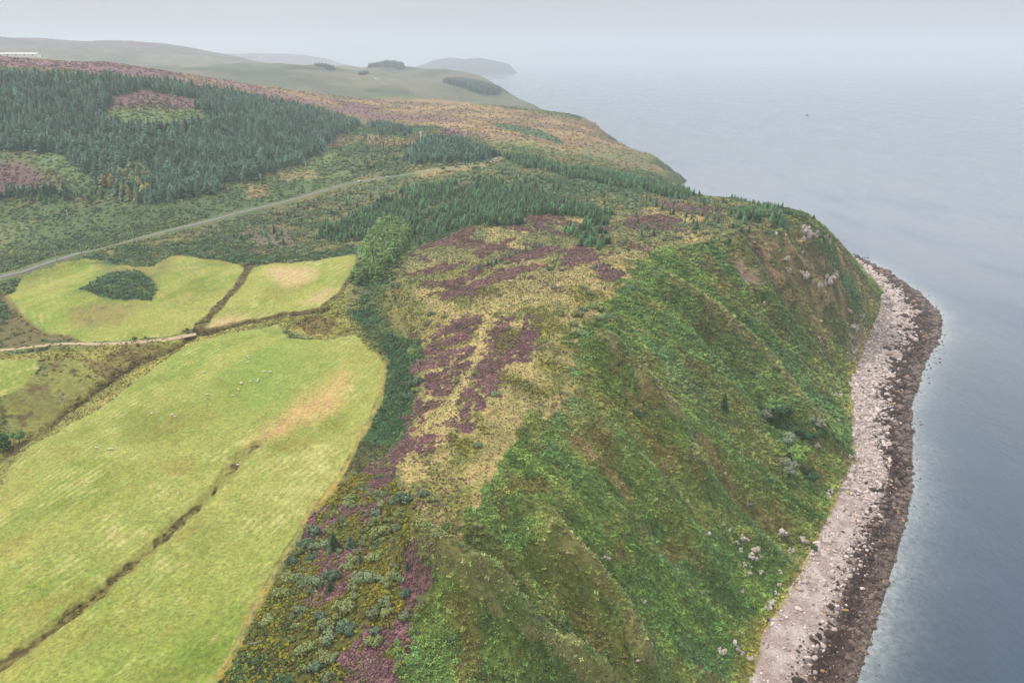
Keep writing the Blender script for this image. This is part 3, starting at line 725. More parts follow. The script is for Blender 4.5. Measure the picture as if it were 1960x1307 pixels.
def mat_ground(name, bump, s1, s2):
    m, nt, b = new_mat(name)
    at = nt.nodes.new('ShaderNodeAttribute'); at.attribute_name = 'cover'
    geo = nt.nodes.new('ShaderNodeNewGeometry')
    n1 = nt.nodes.new('ShaderNodeTexNoise'); n1.inputs['Scale'].default_value = s1; n1.inputs['Detail'].default_value = 6; n1.inputs['Roughness'].default_value = 0.65
    n2 = nt.nodes.new('ShaderNodeTexNoise'); n2.inputs['Scale'].default_value = s2; n2.inputs['Detail'].default_value = 3
    for n in (n1, n2): nt.links.new(geo.outputs['Position'], n.inputs['Vector'])
    r1 = nt.nodes.new('ShaderNodeMapRange'); r1.inputs['From Min'].default_value = 0.3; r1.inputs['From Max'].default_value = 0.7
    r1.inputs['To Min'].default_value = 0.6; r1.inputs['To Max'].default_value = 1.42
    nt.links.new(n1.outputs[0], r1.inputs[0])
    hs = nt.nodes.new('ShaderNodeHueSaturation')
    r2 = nt.nodes.new('ShaderNodeMapRange'); r2.inputs['From Min'].default_value = 0.3; r2.inputs['From Max'].default_value = 0.7
    r2.inputs['To Min'].default_value = 0.485; r2.inputs['To Max'].default_value = 0.515
    nt.links.new(n2.outputs[0], r2.inputs[0])
    nt.links.new(r2.outputs[0], hs.inputs['Hue']); nt.links.new(r1.outputs[0], hs.inputs['Value'])
    nt.links.new(at.outputs['Color'], hs.inputs['Color'])
    nt.links.new(hs.outputs[0], b.inputs['Base Color'])
    b.inputs['Roughness'].default_value = 0.95; b.inputs['Specular IOR Level'].default_value = 0.15
    bp = nt.nodes.new('ShaderNodeBump'); bp.inputs['Strength'].default_value = 0.8; bp.inputs['Distance'].default_value = bump
    nt.links.new(n1.outputs[0], bp.inputs['Height']); nt.links.new(bp.outputs[0], b.inputs['Normal'])
    return m

def mat_leaf(name, var=0.35, hue=0.03, base=None, rough=0.75):
    """foliage: colour per instance ('tint') or a fixed base, varied per object and by noise"""
    m, nt, b = new_mat(name)
    geo = nt.nodes.new('ShaderNodeNewGeometry'); oi = nt.nodes.new('ShaderNodeObjectInfo')
    n1 = nt.nodes.new('ShaderNodeTexNoise'); n1.inputs['Scale'].default_value = 1.1; n1.inputs['Detail'].default_value = 3
    nt.links.new(geo.outputs['Position'], n1.inputs['Vector'])
    hs = nt.nodes.new('ShaderNodeHueSaturation')
    ad = nt.nodes.new('ShaderNodeMath'); ad.operation = 'ADD'
    nt.links.new(n1.outputs[0], ad.inputs[0]); nt.links.new(oi.outputs['Random'], ad.inputs[1])
    r1 = nt.nodes.new('ShaderNodeMapRange'); r1.inputs['From Min'].default_value = 0.4; r1.inputs['From Max'].default_value = 1.6
    r1.inputs['To Min'].default_value = 1 - var; r1.inputs['To Max'].default_value = 1 + var
    nt.links.new(ad.outputs[0], r1.inputs[0]); nt.links.new(r1.outputs[0], hs.inputs['Value'])
    r2 = nt.nodes.new('ShaderNodeMapRange'); r2.inputs['To Min'].default_value = 0.5 - hue; r2.inputs['To Max'].default_value = 0.5 + hue
    nt.links.new(oi.outputs['Random'], r2.inputs[0]); nt.links.new(r2.outputs[0], hs.inputs['Hue'])
    if base is None:
        at = nt.nodes.new('ShaderNodeAttribute'); at.attribute_type = 'INSTANCER'; at.attribute_name = 'tint'
        nt.links.new(at.outputs['Color'], hs.inputs['Color'])
    else:
        hs.inputs['Color'].default_value = (*[float(v) for v in base], 1)
    nt.links.new(hs.outputs[0], b.inputs['Base Color'])
    b.inputs['Roughness'].default_value = rough; b.inputs['Specular IOR Level'].default_value = 0.2
    return m

def mat_plain(name, colr, rough=0.7, spec=0.3, metal=0.0, noise=0.15, scale=3.0):
    m, nt, b = new_mat(name)
    geo = nt.nodes.new('ShaderNodeTexCoord')
    n1 = nt.nodes.new('ShaderNodeTexNoise'); n1.inputs['Scale'].default_value = scale; n1.inputs['Detail'].default_value = 4
    nt.links.new(geo.outputs['Object'], n1.inputs['Vector'])
    mx = nt.nodes.new('ShaderNodeMixRGB'); c = [float(v) for v in colr]
    mx.inputs[1].default_value = (*[v * (1 - noise) for v in c], 1); mx.inputs[2].default_value = (*[min(0.9, v * (1 + noise)) for v in c], 1)
    nt.links.new(n1.outputs[0], mx.inputs[0]); nt.links.new(mx.outputs[0], b.inputs['Base Color'])
    b.inputs['Roughness'].default_value = rough; b.inputs['Specular IOR Level'].default_value = spec; b.inputs['Metallic'].default_value = metal
    return m

M_HILL = mat_ground('hill_vegetation', 0.6, 0.55, 0.15)
M_PAST = mat_ground('pasture_grass', 0.2, 0.9, 0.2)
M_BEACH = mat_ground('shingle', 0.35, 1.6, 0.5)

# ------------------------------------------------------------------ setting: hillside, pasture, beach, road, track, sea
nA, nB = len(va), len(vb)
vid = np.arange(nA * nB).reshape(nB, nA)
q = np.stack([vid[:-1, :-1], vid[:-1, 1:], vid[1:, 1:], vid[1:, :-1]], -1)
zq = np.maximum(np.maximum(Zd[:-1, :-1], Zd[1:, 1:]), np.maximum(Zd[:-1, 1:], Zd[1:, :-1]))
cls = np.where(beach, 2, np.where(pasture, 1, 0))[:-1, :-1]
P = np.stack([X, Y, Zd], -1).reshape(-1, 3)
C4 = np.concatenate([CV.reshape(-1, 3), np.ones((nA * nB, 1), np.float32)], 1)
for k, nm, mt in ((0, 'hillside', M_HILL), (1, 'pasture', M_PAST), (2, 'beach', M_BEACH)):
    qs = q[(cls == k) & (zq > -1.5)]
    u, inv = np.unique(qs.ravel(), return_inverse=True)
    me = mesh_np(nm, P[u], quads=inv.reshape(-1, 4))
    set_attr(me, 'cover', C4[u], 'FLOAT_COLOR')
    tag(link(nm, me, mt), kind='structure')

def zf(x, y):
    """height of the finished ground"""
    x = np.atleast_1d(np.asarray(x, float)); y = np.atleast_1d(np.asarray(y, float))
    return bil(Zd, va, vb, np.arctan2(x, y), np.log(np.hypot(x, y)))
def pick(px, py):
    p = ground_at(px, py, Zd, va, vb)
    return float(p[0]), float(p[1]), float(zf(*p)[0])
def field(F, x, y):
    """nearest-cell lookup of a ground map"""
    a = np.arctan2(x, y); b = np.log(np.hypot(x, y))
    i = np.clip(np.rint(np.interp(a, va, np.arange(nA))).astype(int), 0, nA - 1)
    j = np.clip(np.rint(np.interp(b, vb, np.arange(nB))).astype(int), 0, nB - 1)
    return F[j, i]

def ribbon(name, line, w, mat, lift):
    t = np.gradient(line, axis=0); t /= np.linalg.norm(t, axis=1)[:, None] + 1e-9
    nrm = np.stack([-t[:, 1], t[:, 0]], 1)
    cols = []
    for k in (-1, -0.5, 0, 0.5, 1):
        p = line + nrm * (w / 2 * k * (1 + 0.10 * fbm(line[:, 0], line[:, 1], 9, 2, 7)))[:, None]
        cols.append(np.column_stack([p, bil(Z0, va, vb, np.arctan2(p[:, 0], p[:, 1]), np.log(np.hypot(p[:, 0], p[:, 1]))) + lift + 0.04 * (1 - k * k)]))
    n = len(line); V = np.concatenate(cols)
    qd = [[c * n + i, c * n + i + 1, (c + 1) * n + i + 1, (c + 1) * n + i] for c in range(4) for i in range(n - 1)]
    o = link(name, mesh_np(name, V, quads=np.array(qd)[:, ::-1]), mat)
    return tag(o, kind='structure')
ribbon('road', road_w, 2.7, mat_plain('asphalt', lin(146, 146, 146), 0.9, 0.2, noise=0.12, scale=0.4), 0.72)
ribbon('dirt_track', track_w, 3.0, mat_plain('bare_earth', lin(206, 184, 152), 0.95, 0.1, noise=0.25, scale=0.5), 0.70)

# sea: a log-polar sheet at z = 0, its bed showing through near the shore
sa = np.linspace(math.radians(-50), math.radians(75), 500); sb = np.linspace(math.log(50), math.log(13500), 420)
SA, SB = np.meshgrid(sa, sb); SX = np.sin(SA) * np.exp(SB); SY = np.cos(SA) * np.exp(SB)
sd = dist_line(SX, SY, shore_w, 120.0)
sid = np.arange(SA.size).reshape(SA.shape)
me = mesh_np('sea', np.stack([SX, SY, np.zeros_like(SX)], -1).reshape(-1, 3), quads=np.stack([sid[:-1, :-1], sid[:-1, 1:], sid[1:, 1:], sid[1:, :-1]], -1).reshape(-1, 4))
shal = (np.exp(-sd / 7.0) * 0.9 + 0.28 * np.exp(-sd / 14.0)) * (1 + 0.4 * fbm(SX, SY, 12, 3, 3))
set_attr(me, 'shallow', shal.ravel(), 'FLOAT')
m, nt, b = new_mat('sea_water')
at = nt.nodes.new('ShaderNodeAttribute'); at.attribute_name = 'shallow'
geo = nt.nodes.new('ShaderNodeNewGeometry')
def npos(scale, detail, stretch=(1, 1, 1), rough=0.5):
    mp = nt.nodes.new('ShaderNodeMapping'); mp.inputs['Scale'].default_value = stretch; mp.inputs['Rotation'].default_value = (0, 0, 0.5)
    nt.links.new(geo.outputs['Position'], mp.inputs[0])
    n = nt.nodes.new('ShaderNodeTexNoise'); n.inputs['Scale'].default_value = scale; n.inputs['Detail'].default_value = detail; n.inputs['Roughness'].default_value = rough
    nt.links.new(mp.outputs[0], n.inputs['Vector'])
    return n
pn = npos(0.012, 5, (1, 0.4, 1)); wn1 = npos(0.55, 5, (1, 0.45, 1), 0.6); wn2 = npos(0.06, 3, (1, 0.5, 1))
mx = nt.nodes.new('ShaderNodeMixRGB'); mx.inputs[1].default_value = (0.010, 0.027, 0.050, 1); mx.inputs[2].default_value = (0.015, 0.038, 0.072, 1)
rp = nt.nodes.new('ShaderNodeMapRange'); rp.inputs['From Min'].default_value = 0.35; rp.inputs['From Max'].default_value = 0.65
nt.links.new(pn.outputs[0], rp.inputs[0]); nt.links.new(rp.outputs[0], mx.inputs[0])
mx2 = nt.nodes.new('ShaderNodeMixRGB'); mx2.inputs[2].default_value = (0.17, 0.19, 0.19, 1)
sp = npos(0.35, 5, (1, 1, 1), 0.7)
sm = nt.nodes.new('ShaderNodeMath'); sm.operation = 'MULTIPLY'
sr = nt.nodes.new('ShaderNodeMapRange'); sr.inputs['From Min'].default_value = 0.3; sr.inputs['From Max'].default_value = 0.7; sr.inputs['To Min'].default_value = 0.35; sr.inputs['To Max'].default_value = 1.2
nt.links.new(sp.outputs[0], sr.inputs[0]); nt.links.new(at.outputs['Fac'], sm.inputs[0]); nt.links.new(sr.outputs[0], sm.inputs[1])
sm.use_clamp = True
nt.links.new(sm.outputs[0], mx2.inputs[0]); nt.links.new(mx.outputs[0], mx2.inputs[1]); nt.links.new(mx2.outputs[0], b.inputs['Base Color'])
rr = nt.nodes.new('ShaderNodeMapRange'); rr.inputs['From Min'].default_value = 0.35; rr.inputs['From Max'].default_value = 0.65; rr.inputs['To Min'].default_value = 0.05; rr.inputs['To Max'].default_value = 0.26
nt.links.new(pn.outputs[0], rr.inputs[0]); nt.links.new(rr.outputs[0], b.inputs['Roughness']); b.inputs['IOR'].default_value = 1.34
b1 = nt.nodes.new('ShaderNodeBump'); b1.inputs['Strength'].default_value = 0.5; b1.inputs['Distance'].default_value = 0.35
b2 = nt.nodes.new('ShaderNodeBump'); b2.inputs['Strength'].default_value = 0.35; b2.inputs['Distance'].default_value = 1.2
nt.links.new(wn1.outputs[0], b1.inputs['Height']); nt.links.new(wn2.outputs[0], b2.inputs['Height'])
nt.links.new(b2.outputs[0], b1.inputs['Normal']); nt.links.new(b1.outputs[0], b.inputs['Normal'])
tag(link('sea', me, m), kind='structure')

# island across the bay
def island():
    n, k = 120, 60
    prof = [(785, 132, 0), (800, 127, 0), (830, 115, 0), (860, 111, 0), (890, 113, 0), (915, 111, 0), (950, 117, 0), (975, 124, 0), (988, 138, 0), (992, 141, 0)]
    D = 8600.0
    xs, hs = [], []
    for px, py, _ in prof:
        x, y, z = spot_d(px, py, D); xs.append(x); hs.append(max(z, 0.0))
    yc = 8560.0
    gx = np.linspace(xs[0] - 60, xs[-1] + 60, n); gy = np.linspace(-520, 520, k)
    GX, GY = np.meshgrid(gx, gy)
    top = np.interp(GX, xs, hs, left=-8, right=-8)
    w = 0.35 + 0.65 * np.sqrt(np.clip(top / 190, 0, 1))
    prof_y = np.clip(1 - (np.abs(GY) / (500 * w)) ** 2.6, -0.2, 1)
    ZZ = top * prof_y + 14 * fbm(GX, GY, 130, 4, 5) * np.clip(prof_y, 0, 1) * (top > 15) - 3
    ids = np.arange(n * k).reshape(k, n)
    me = mesh_np('island', np.stack([GX, GY + yc, ZZ], -1).reshape(-1, 3), quads=np.stack([ids[:-1, :-1], ids[:-1, 1:], ids[1:, 1:], ids[1:, :-1]], -1).reshape(-1, 4))
    tag(link('island', me, mat_plain('island_scrub', lin(64, 68, 54), 0.95, 0.1, noise=0.35, scale=0.01)), kind='structure')
island()

# haze: one closed box of even, pale air
bx = [(-9800, -300, -12.0), (13900, -300, -12.0), (13900, 14200, -12.0), (-9800, 14200, -12.0)]
hv = bx + [(x, y, 460.0) for x, y, _ in bx]
me = mesh_np('haze', hv, quads=[(3, 2, 1, 0), (4, 5, 6, 7), (0, 1, 5, 4), (1, 2, 6, 5), (2, 3, 7, 6), (3, 0, 4, 7)], smooth_shade=False)
m = bpy.data.materials.new('haze_air'); m.use_nodes = True; nt = m.node_tree; nt.nodes.clear()
o_ = nt.nodes.new('ShaderNodeOutputMaterial'); v_ = nt.nodes.new('ShaderNodeVolumePrincipled')
v_.inputs['Color'].default_value = (0.58, 0.64, 0.71, 1); v_.inputs['Density'].default_value = 1.5e-4; v_.inputs['Anisotropy'].default_value = 0.1
nt.links.new(v_.outputs[0], o_.inputs['Volume'])
hz = tag(link('haze', me, m), kind='stuff')

# ------------------------------------------------------------------ small mesh builders
class MB:
    """collects verts and faces for one mesh"""
    def __init__(s): s.v = []; s.f = []
    def add(s, vs, fs):
        n = len(s.v); s.v += [tuple(p) for p in vs]; s.f += [tuple(i + n for i in f) for f in fs]
    def box(s, c, d, taper=1.0, rz=0.0):
        cx, cy, cz = c; x, y, z = d[0] / 2, d[1] / 2, d[2] / 2
        cs, sn_ = math.cos(rz), math.sin(rz)
        vs = []
        for sz, k in ((-z, 1.0), (z, taper)):
            for a, b in ((-x, -y), (x, -y), (x, y), (-x, y)):
                a *= k; b *= k
                vs.append((cx + a * cs - b * sn_, cy + a * sn_ + b * cs, cz + sz))
        s.add(vs, [(3, 2, 1, 0), (4, 5, 6, 7), (0, 1, 5, 4), (1, 2, 6, 5), (2, 3, 7, 6), (3, 0, 4, 7)])
    def tube(s, path, rad, n=6, cap=True):
        rings = []
        P_ = [Vector(p) for p in path]
        for i, p in enumerate(P_):
            d = (P_[min(i + 1, len(P_) - 1)] - P_[max(i - 1, 0)]).normalized()
            a = d.cross(Vector((0, 0, 1)) if abs(d.z) < 0.9 else Vector((1, 0, 0))).normalized(); b = d.cross(a)
            r = rad[i] if isinstance(rad, (list, tuple)) else rad
            rings.append([p + (a * math.cos(2 * math.pi * k / n) + b * math.sin(2 * math.pi * k / n)) * r for k in range(n)])
        base = len(s.v)
        for r in rings: s.v += [tuple(p) for p in r]
        for i in range(len(rings) - 1):
            for k in range(n):
                s.f.append((base + i * n + k, base + i * n + (k + 1) % n, base + (i + 1) * n + (k + 1) % n, base + (i + 1) * n + k))
        if cap:
            s.f.append(tuple(base + k for k in range(n))[::-1]); s.f.append(tuple(base + (len(rings) - 1) * n + k for k in range(n)))
    def mesh(s, name, mat=None, smooth_shade=False):
        me = bpy.data.meshes.new(name); me.from_pydata(s.v, [], s.f); me.update()
        if smooth_shade: me.polygons.foreach_set('use_smooth', np.ones(len(me.polygons), bool))
        if mat: me.materials.append(mat)
        return me

def conifer_crown(seed, H=1.0, Rad=0.24, levels=11, k0=8, power=0.85, droop=0.25, base=0.06, ragged=0.25):
    """whorls of drooping boughs on a unit-height tree"""
    r = random.Random(seed); mb = MB()
    mb.add([(0.45 * Rad * math.cos(t) * (0.9 + 0.2 * r.random()), 0.45 * Rad * math.sin(t), base * H) for t in [i * math.pi / 3 for i in range(6)]] + [(0, 0, H * 0.96)],
           [(i, (i + 1) % 6, 6) for i in range(6)])
    for l in range(levels):
        f = l / (levels - 1)
        z = (base + (0.97 - base) * f ** 0.92) * H
        rad = Rad * ((1 - f) ** power * 0.96 + 0.035)
        k = max(4, int(k0 * (1 - 0.45 * f)))
        ph = r.random() * 6.28
        for b in range(k):
            t = ph + 2 * math.pi * b / k + r.uniform(-0.22, 0.22)
            ln = rad * (1 + r.uniform(-ragged, ragged)); w = ln * r.uniform(0.30, 0.46) + 0.012
            dz = -droop * ln * r.uniform(0.5, 1.6); up = 0.05 * H * r.random()
            c, s_ = math.cos(t), math.sin(t)
            def pt(al, la, zz): return (c * al - s_ * la, s_ * al + c * la, z + zz)
            mid = ln * 0.55
            mb.add([pt(0, -w * 0.3, up), pt(0, w * 0.3, up), pt(mid, w, dz * 0.35), pt(mid, 0, dz * 0.35 + 0.10 * ln), pt(mid, -w, dz * 0.35), pt(ln, 0, dz)],
                   [(0, 3, 1), (1, 3, 2), (0, 4, 3), (3, 5, 2), (3, 4, 5)])
    return mb

def leaf_blob(seed, lobes, nleaf, leaf, core=0.78, flat=1.0, jitter=0.6):
    """foliage mass: leaf faces spread through the shell of several lobes (centre, radius)"""
    r = random.Random(seed); mb = MB()
    for (cx, cy, cz, rad) in lobes:
        n, m_ = 7, 5
        vs = []
        for j in range(m_):
            ph = -0.35 * math.pi + (0.85 * math.pi) * j / (m_ - 1)
            for i in range(n):
                t = 2 * math.pi * i / n; q_ = rad * core * r.uniform(0.82, 1.12)
                vs.append((cx + q_ * math.cos(ph) * math.cos(t), cy + q_ * math.cos(ph) * math.sin(t), max(cz + q_ * math.sin(ph) * flat, 0.0)))
        mb.add(vs, [(j * n + i, j * n + (i + 1) % n, (j + 1) * n + (i + 1) % n, (j + 1) * n + i) for j in range(m_ - 1) for i in range(n)])
    tot = sum(l[3] ** 2 for l in lobes)
    for (cx, cy, cz, rad) in lobes:
        for _ in range(int(nleaf * rad ** 2 / tot)):
            u_ = r.uniform(-0.35, 1.0); t = r.uniform(0, 6.283); s_ = math.sqrt(max(0, 1 - u_ * u_)); q_ = rad * r.uniform(0.78, 1.12)
            n_ = Vector((s_ * math.cos(t), s_ * math.sin(t), u_))
            p = Vector((cx, cy, cz)) + Vector((n_.x * q_, n_.y * q_, n_.z * q_ * flat))
            if p.z < 0: continue
            n2 = (n_ + Vector((r.uniform(-1, 1), r.uniform(-1, 1), r.uniform(-0.6, 1))) * jitter).normalized()
            a = n2.cross(Vector((r.uniform(-1, 1), r.uniform(-1, 1), r.uniform(-1, 1)))).normalized(); b = n2.cross(a)
            L_ = leaf * r.uniform(0.7, 1.5)
            mb.add([p - a * L_ * 0.5, p + b * L_ * 0.34, p + a * L_ * 0.6, p - b * L_ * 0.34], [(0, 1, 2, 3)])
    return mb

def rock_mesh(name, seed, flat=0.7, mat=None, sub=2):
    import bmesh
    bm = bmesh.new(); bmesh.ops.create_icosphere(bm, subdivisions=sub, radius=0.5)
    r = random.Random(seed)
    planes = [(Vector((r.uniform(-1, 1), r.uniform(-1, 1), r.uniform(-0.7, 1))).normalized(), r.uniform(0.27, 0.42)) for _ in range(9)]
    st = Vector((r.uniform(0.9, 1.3), r.uniform(0.7, 1.0), flat * r.uniform(0.8, 1.2)))
    for v in bm.verts:
        for n, d in planes:
            e_ = v.co.dot(n) - d
            if e_ > 0: v.co -= n * e_ * 0.92
        v.co += Vector((r.uniform(-1, 1), r.uniform(-1, 1), r.uniform(-1, 1))) * 0.018
        v.co = Vector((v.co.x * st.x, v.co.y * st.y, v.co.z * st.z)) * 1.25
    me = bpy.data.meshes.new(name); bm.to_mesh(me); bm.free()
    if mat: me.materials.append(mat)
    return me

# ---- instancing of uncountable cover by geometry nodes: one object, points carry rotation, size, tint, variant
GN_CACHE = {}
def scatter(name, pts, rz, scl, tint, protos, variant=None, label=None, cat=None, tilt=0.0):
    n = len(pts)
    if n == 0: return None
    me = bpy.data.meshes.new(name); me.vertices.add(n); me.vertices.foreach_set('co', np.asarray(pts, np.float32).ravel())
    rot = np.stack([rng.uniform(-tilt, tilt, n), rng.uniform(-tilt, tilt, n), rz], 1)
    scl = np.asarray(scl, np.float32)
    if scl.ndim == 1: scl = np.repeat(scl[:, None], 3, 1)
    set_attr(me, 'rot', rot, 'FLOAT_VECTOR'); set_attr(me, 'scl', scl, 'FLOAT_VECTOR')
    set_attr(me, 'tint', np.concatenate([np.clip(tint, 0.003, 0.9), np.ones((n, 1))], 1), 'FLOAT_COLOR')
    set_attr(me, 'variant', rng.integers(0, len(protos), n) if variant is None else variant, 'INT')
    o = link(name, me)
    cl = bpy.data.collections.new(name + '_kinds')
    for i, pm in enumerate(protos): cl.objects.link(bpy.data.objects.new('%s_kind_%d' % (name, i), pm))
    g = bpy.data.node_groups.new(name + '_scatter', 'GeometryNodeTree')
    g.interface.new_socket('Geometry', in_out='INPUT', socket_type='NodeSocketGeometry')
    g.interface.new_socket('Geometry', in_out='OUTPUT', socket_type='NodeSocketGeometry')
    gi = g.nodes.new('NodeGroupInput'); go = g.nodes.new('NodeGroupOutput')
    ip = g.nodes.new('GeometryNodeInstanceOnPoints'); ci = g.nodes.new('GeometryNodeCollectionInfo')
    ci.inputs['Collection'].default_value = cl; ci.inputs['Separate Children'].default_value = True; ci.inputs['Reset Children'].default_value = True
    def na(nm, dt):
        q_ = g.nodes.new('GeometryNodeInputNamedAttribute'); q_.data_type = dt; q_.inputs['Name'].default_value = nm
        return q_.outputs['Attribute']
    g.links.new(gi.outputs[0], ip.inputs['Points']); g.links.new(ci.outputs[0], ip.inputs['Instance'])
    ip.inputs['Pick Instance'].default_value = True
    g.links.new(na('variant', 'INT'), ip.inputs['Instance Index'])
    g.links.new(na('rot', 'FLOAT_VECTOR'), ip.inputs['Rotation']); g.links.new(na('scl', 'FLOAT_VECTOR'), ip.inputs['Scale'])
    g.links.new(ip.outputs[0], go.inputs[0])
    md = o.modifiers.new('scatter', 'NODES'); md.node_group = g
    return tag(o, label, cat, kind='stuff')

def sow(n, x0, x1, y0, y1):
    return rng.uniform(x0, x1, n), rng.uniform(y0, y1, n)
def in_view(x, y, z, pad=60):
    dy = y; d = dy * COSP - (z - CAM_Z) * SINP
    u = x / np.maximum(d, 1); v = -(dy * SINP + (z - CAM_Z) * COSP) / np.maximum(d, 1)
    px = CX + u * FPX; py = CY + v * FPX
    return (px > -pad) & (px < 1960 + pad) & (py < 1307 + pad * 2), d

M_FERN = mat_leaf('bracken_fronds', 0.32, 0.02); M_HEATH = mat_leaf('heather_sprigs', 0.35, 0.02); M_TUFT = mat_leaf('grass_blades', 0.25, 0.01)
M_SCRUB = mat_leaf('scrub_leaves', 0.28, 0.015); M_NEEDLE = mat_leaf('needles_far', 0.5, 0.02)

def fern(seed, nf=10):
    r = random.Random(seed); mb = MB()
    for i in range(nf):
        t = 6.283 * i / nf + r.uniform(-0.4, 0.4); ln = r.uniform(0.35, 0.7); w = ln * r.uniform(0.14, 0.24); h = r.uniform(0.25, 0.62); c, s_ = math.cos(t), math.sin(t)
        def pt(al, la, z): return (c * al - s_ * la, s_ * al + c * la, z)
        mb.add([pt(0, -w * .3, 0.05), pt(0, w * .3, 0.05), pt(ln * .5, w, h), pt(ln * .5, -w, h), pt(ln, 0, h * r.uniform(0.45, 0.8))], [(0, 1, 2, 3), (3, 2, 4)])
    return mb.mesh('fern', M_FERN)
FERNS = [fern(i) for i in range(5)]
def tuft(seed):
    r = random.Random(seed); mb = MB()
    for i in range(9):
        t = r.uniform(0, 6.283); ln = r.uniform(0.15, 0.5); h = r.uniform(0.3, 0.6); w = 0.09; c, s_ = math.cos(t), math.sin(t)
        mb.add([(-s_ * w, c * w, 0), (s_ * w, -c * w, 0), (c * ln, s_ * ln, h)], [(0, 1, 2)])
    return mb.mesh('tuft', M_TUFT)
TUFTS = [tuft(i) for i in range(4)]
def clump(seed, mat, nl=46, lf=0.22, flat=0.7):
    r = random.Random(seed)
    lobes = [(r.uniform(-.2, .2), r.uniform(-.2, .2), 0.18, r.uniform(0.28, 0.42)) for _ in range(2)]
    return leaf_blob(seed, lobes, nl, lf, 0.8, flat).mesh('clump', mat)
HEATHS = [clump(i, M_HEATH) for i in range(5)]
SCRUBS = [leaf_blob(50 + i, [(R.uniform(-.18, .18), R.uniform(-.18, .18), 0.30, R.uniform(0.28, 0.42)) for _ in range(3)], 110, 0.15, 0.84, 0.95).mesh('scrub', M_SCRUB) for i in range(4)]

# ------------------------------------------------------------------ cover that nobody could count: bracken, heather, dry grass, herbs
def cover_points(mask, density, x0, x1, y0, y1, fall=230.0, pw=1.6):
    n = int((x1 - x0) * (y1 - y0) * density)
    x, y = sow(n, x0, x1, y0, y1)
    r_ = np.hypot(x, y)
    ok = (rng.random(n) < np.minimum(1, (fall / r_) ** pw)) & (np.abs(np.arctan2(x, y)) < 0.75) & (r_ > 105)
    x, y = x[ok], y[ok]
    ok = rng.random(len(x)) < field(mask, x, y)
    x, y = x[ok], y[ok]; z = zf(x, y)
    v, d = in_view(x, y, z, 90)
    x, y, z = x[v], y[v], z[v]
    return x, y, z, np.hypot(x, y)
FCV = CV
def tints(x, y, gain=1.0, spread=0.2):
    i = field(FCV, x, y)
    k = gain * np.exp(spread * 1.0 * rng.normal(size=(len(x), 1)) + 0.55 * fbm(x, y, 3.6, 2, 501)[:, None] + 0.35 * fbm(x, y, 9.0, 2, 503)[:, None])
    return i * np.clip(k, 0.35 * gain, 1.7 * gain) * rng.uniform(0.88, 1.12, (len(x), 3))
greenness = np.clip((CV[..., 1] / np.maximum(CV[..., 0], 1e-3) - 1.02) * 3.0, 0, 1)
brk_mask = (slope * (1 - 0.75 * (scree > 0.4)) * (0.55 + 0.45 * greenness) * (1 - 0.5 * butt) + brk_strip * 1.0 + (gorse > 0.5) * (CV[..., 1] > CV[..., 0] * 1.15) * 0.6)
brk_mask = np.clip(brk_mask, 0, 1) * (~beach) * (~pasture)
brk_mask = np.clip(brk_mask + (west > 0.4) * 0.8 * greenness + (gul > 0.5) * greenness * 0.7 + (~slope) * (plat < 0.4) * (gorse < 0.4) * (VR < 640) * (greenness > 0.25) * 0.8, 0, 1) * (~beach) * (~pasture) * (d_road > 7) * (d_track > 4)
x, y, z, r_ = cover_points(brk_mask, 2.0, -430, 380, 90, 640)
scatter('bracken', np.stack([x, y, z - 0.1], 1), rng.uniform(0, 6.28, len(x)), np.clip(1.15 * np.exp(0.3 * rng.normal(size=len(x))), 0.6, 2.0) * np.clip(r_ / 260, 0.85, 1.7), tints(x, y, 1.5, 0.3), FERNS,
        label='dense green bracken fronds covering the steep slope down to the beach', cat='bracken', tilt=0.35)
heath_mask = heath * (~pasture) * (~moor) * (VR < 700) * 1.0 + (~heath) * (plat > 0.5) * (~slope) * (VR < 600) * (0.01 + 0.11 * smooth(0.0, 0.3, n_str + 0.3 * n_rag))
x, y, z, r_ = cover_points(heath_mask, 3.2, -170, 240, 100, 620)
tn = tints(x, y, 1.25, 0.28); lone = field(heath.astype(np.float32), x, y) < 0.5; tn[lone] = lin(150, 112, 116) * rng.uniform(0.7, 1.3, (lone.sum(), 1)); fl = rng.random(len(x)) < 0.25
tn[fl] = lin(156, 114, 128) * rng.uniform(0.8, 1.2, (fl.sum(), 1))
scatter('heather', np.stack([x, y, z - 0.05], 1), rng.uniform(0, 6.28, len(x)), rng.uniform(0.6, 1.25, len(x)) * np.clip(r_ / 260, 0.9, 1.6), tn, HEATHS, label='low purple and brown heather growing in stripes across the dry plateau', cat='heather')
gm = (plat > 0.5) * (~slope) * (~heath) * 0.9 + (gul > 0.5) * (~pasture) * 0.5 + slope * (1 - greenness) * (scree < 0.4) * 0.8
x, y, z, r_ = cover_points(np.clip(gm, 0, 1) * (~beach), 1.8, -330, 380, 100, 640)
scatter('grass_tufts', np.stack([x, y, z - 0.03], 1), rng.uniform(0, 6.28, len(x)), rng.uniform(0.6, 1.3, len(x)) * np.clip(r_ / 260, 0.9, 1.6), tints(x, y, 1.1, 0.22), TUFTS, label='straw coloured grass tufts on the dry plateau and burn sides', cat='grass', tilt=0.3)
ym = (gorse > 0.5) * (~heath) * (0.3 + 0.7 * smooth(-0.25, 0.15, n_small + n_mid * 0.5))  + sum((soft(h, 4) > 0.5) * 0.35 for h in HERB)
x, y, z, r_ = cover_points(np.clip(ym, 0, 1) * (~pasture), 2.4, -150, 120, 90, 420)
tn = np.where(rng.random((len(x), 1)) < 0.55, lin(168, 160, 50)[None], np.where(rng.random((len(x), 1)) < 0.5, lin(142, 146, 64)[None], lin(122, 104, 58)[None])) * rng.uniform(0.75, 1.25, (len(x), 1))
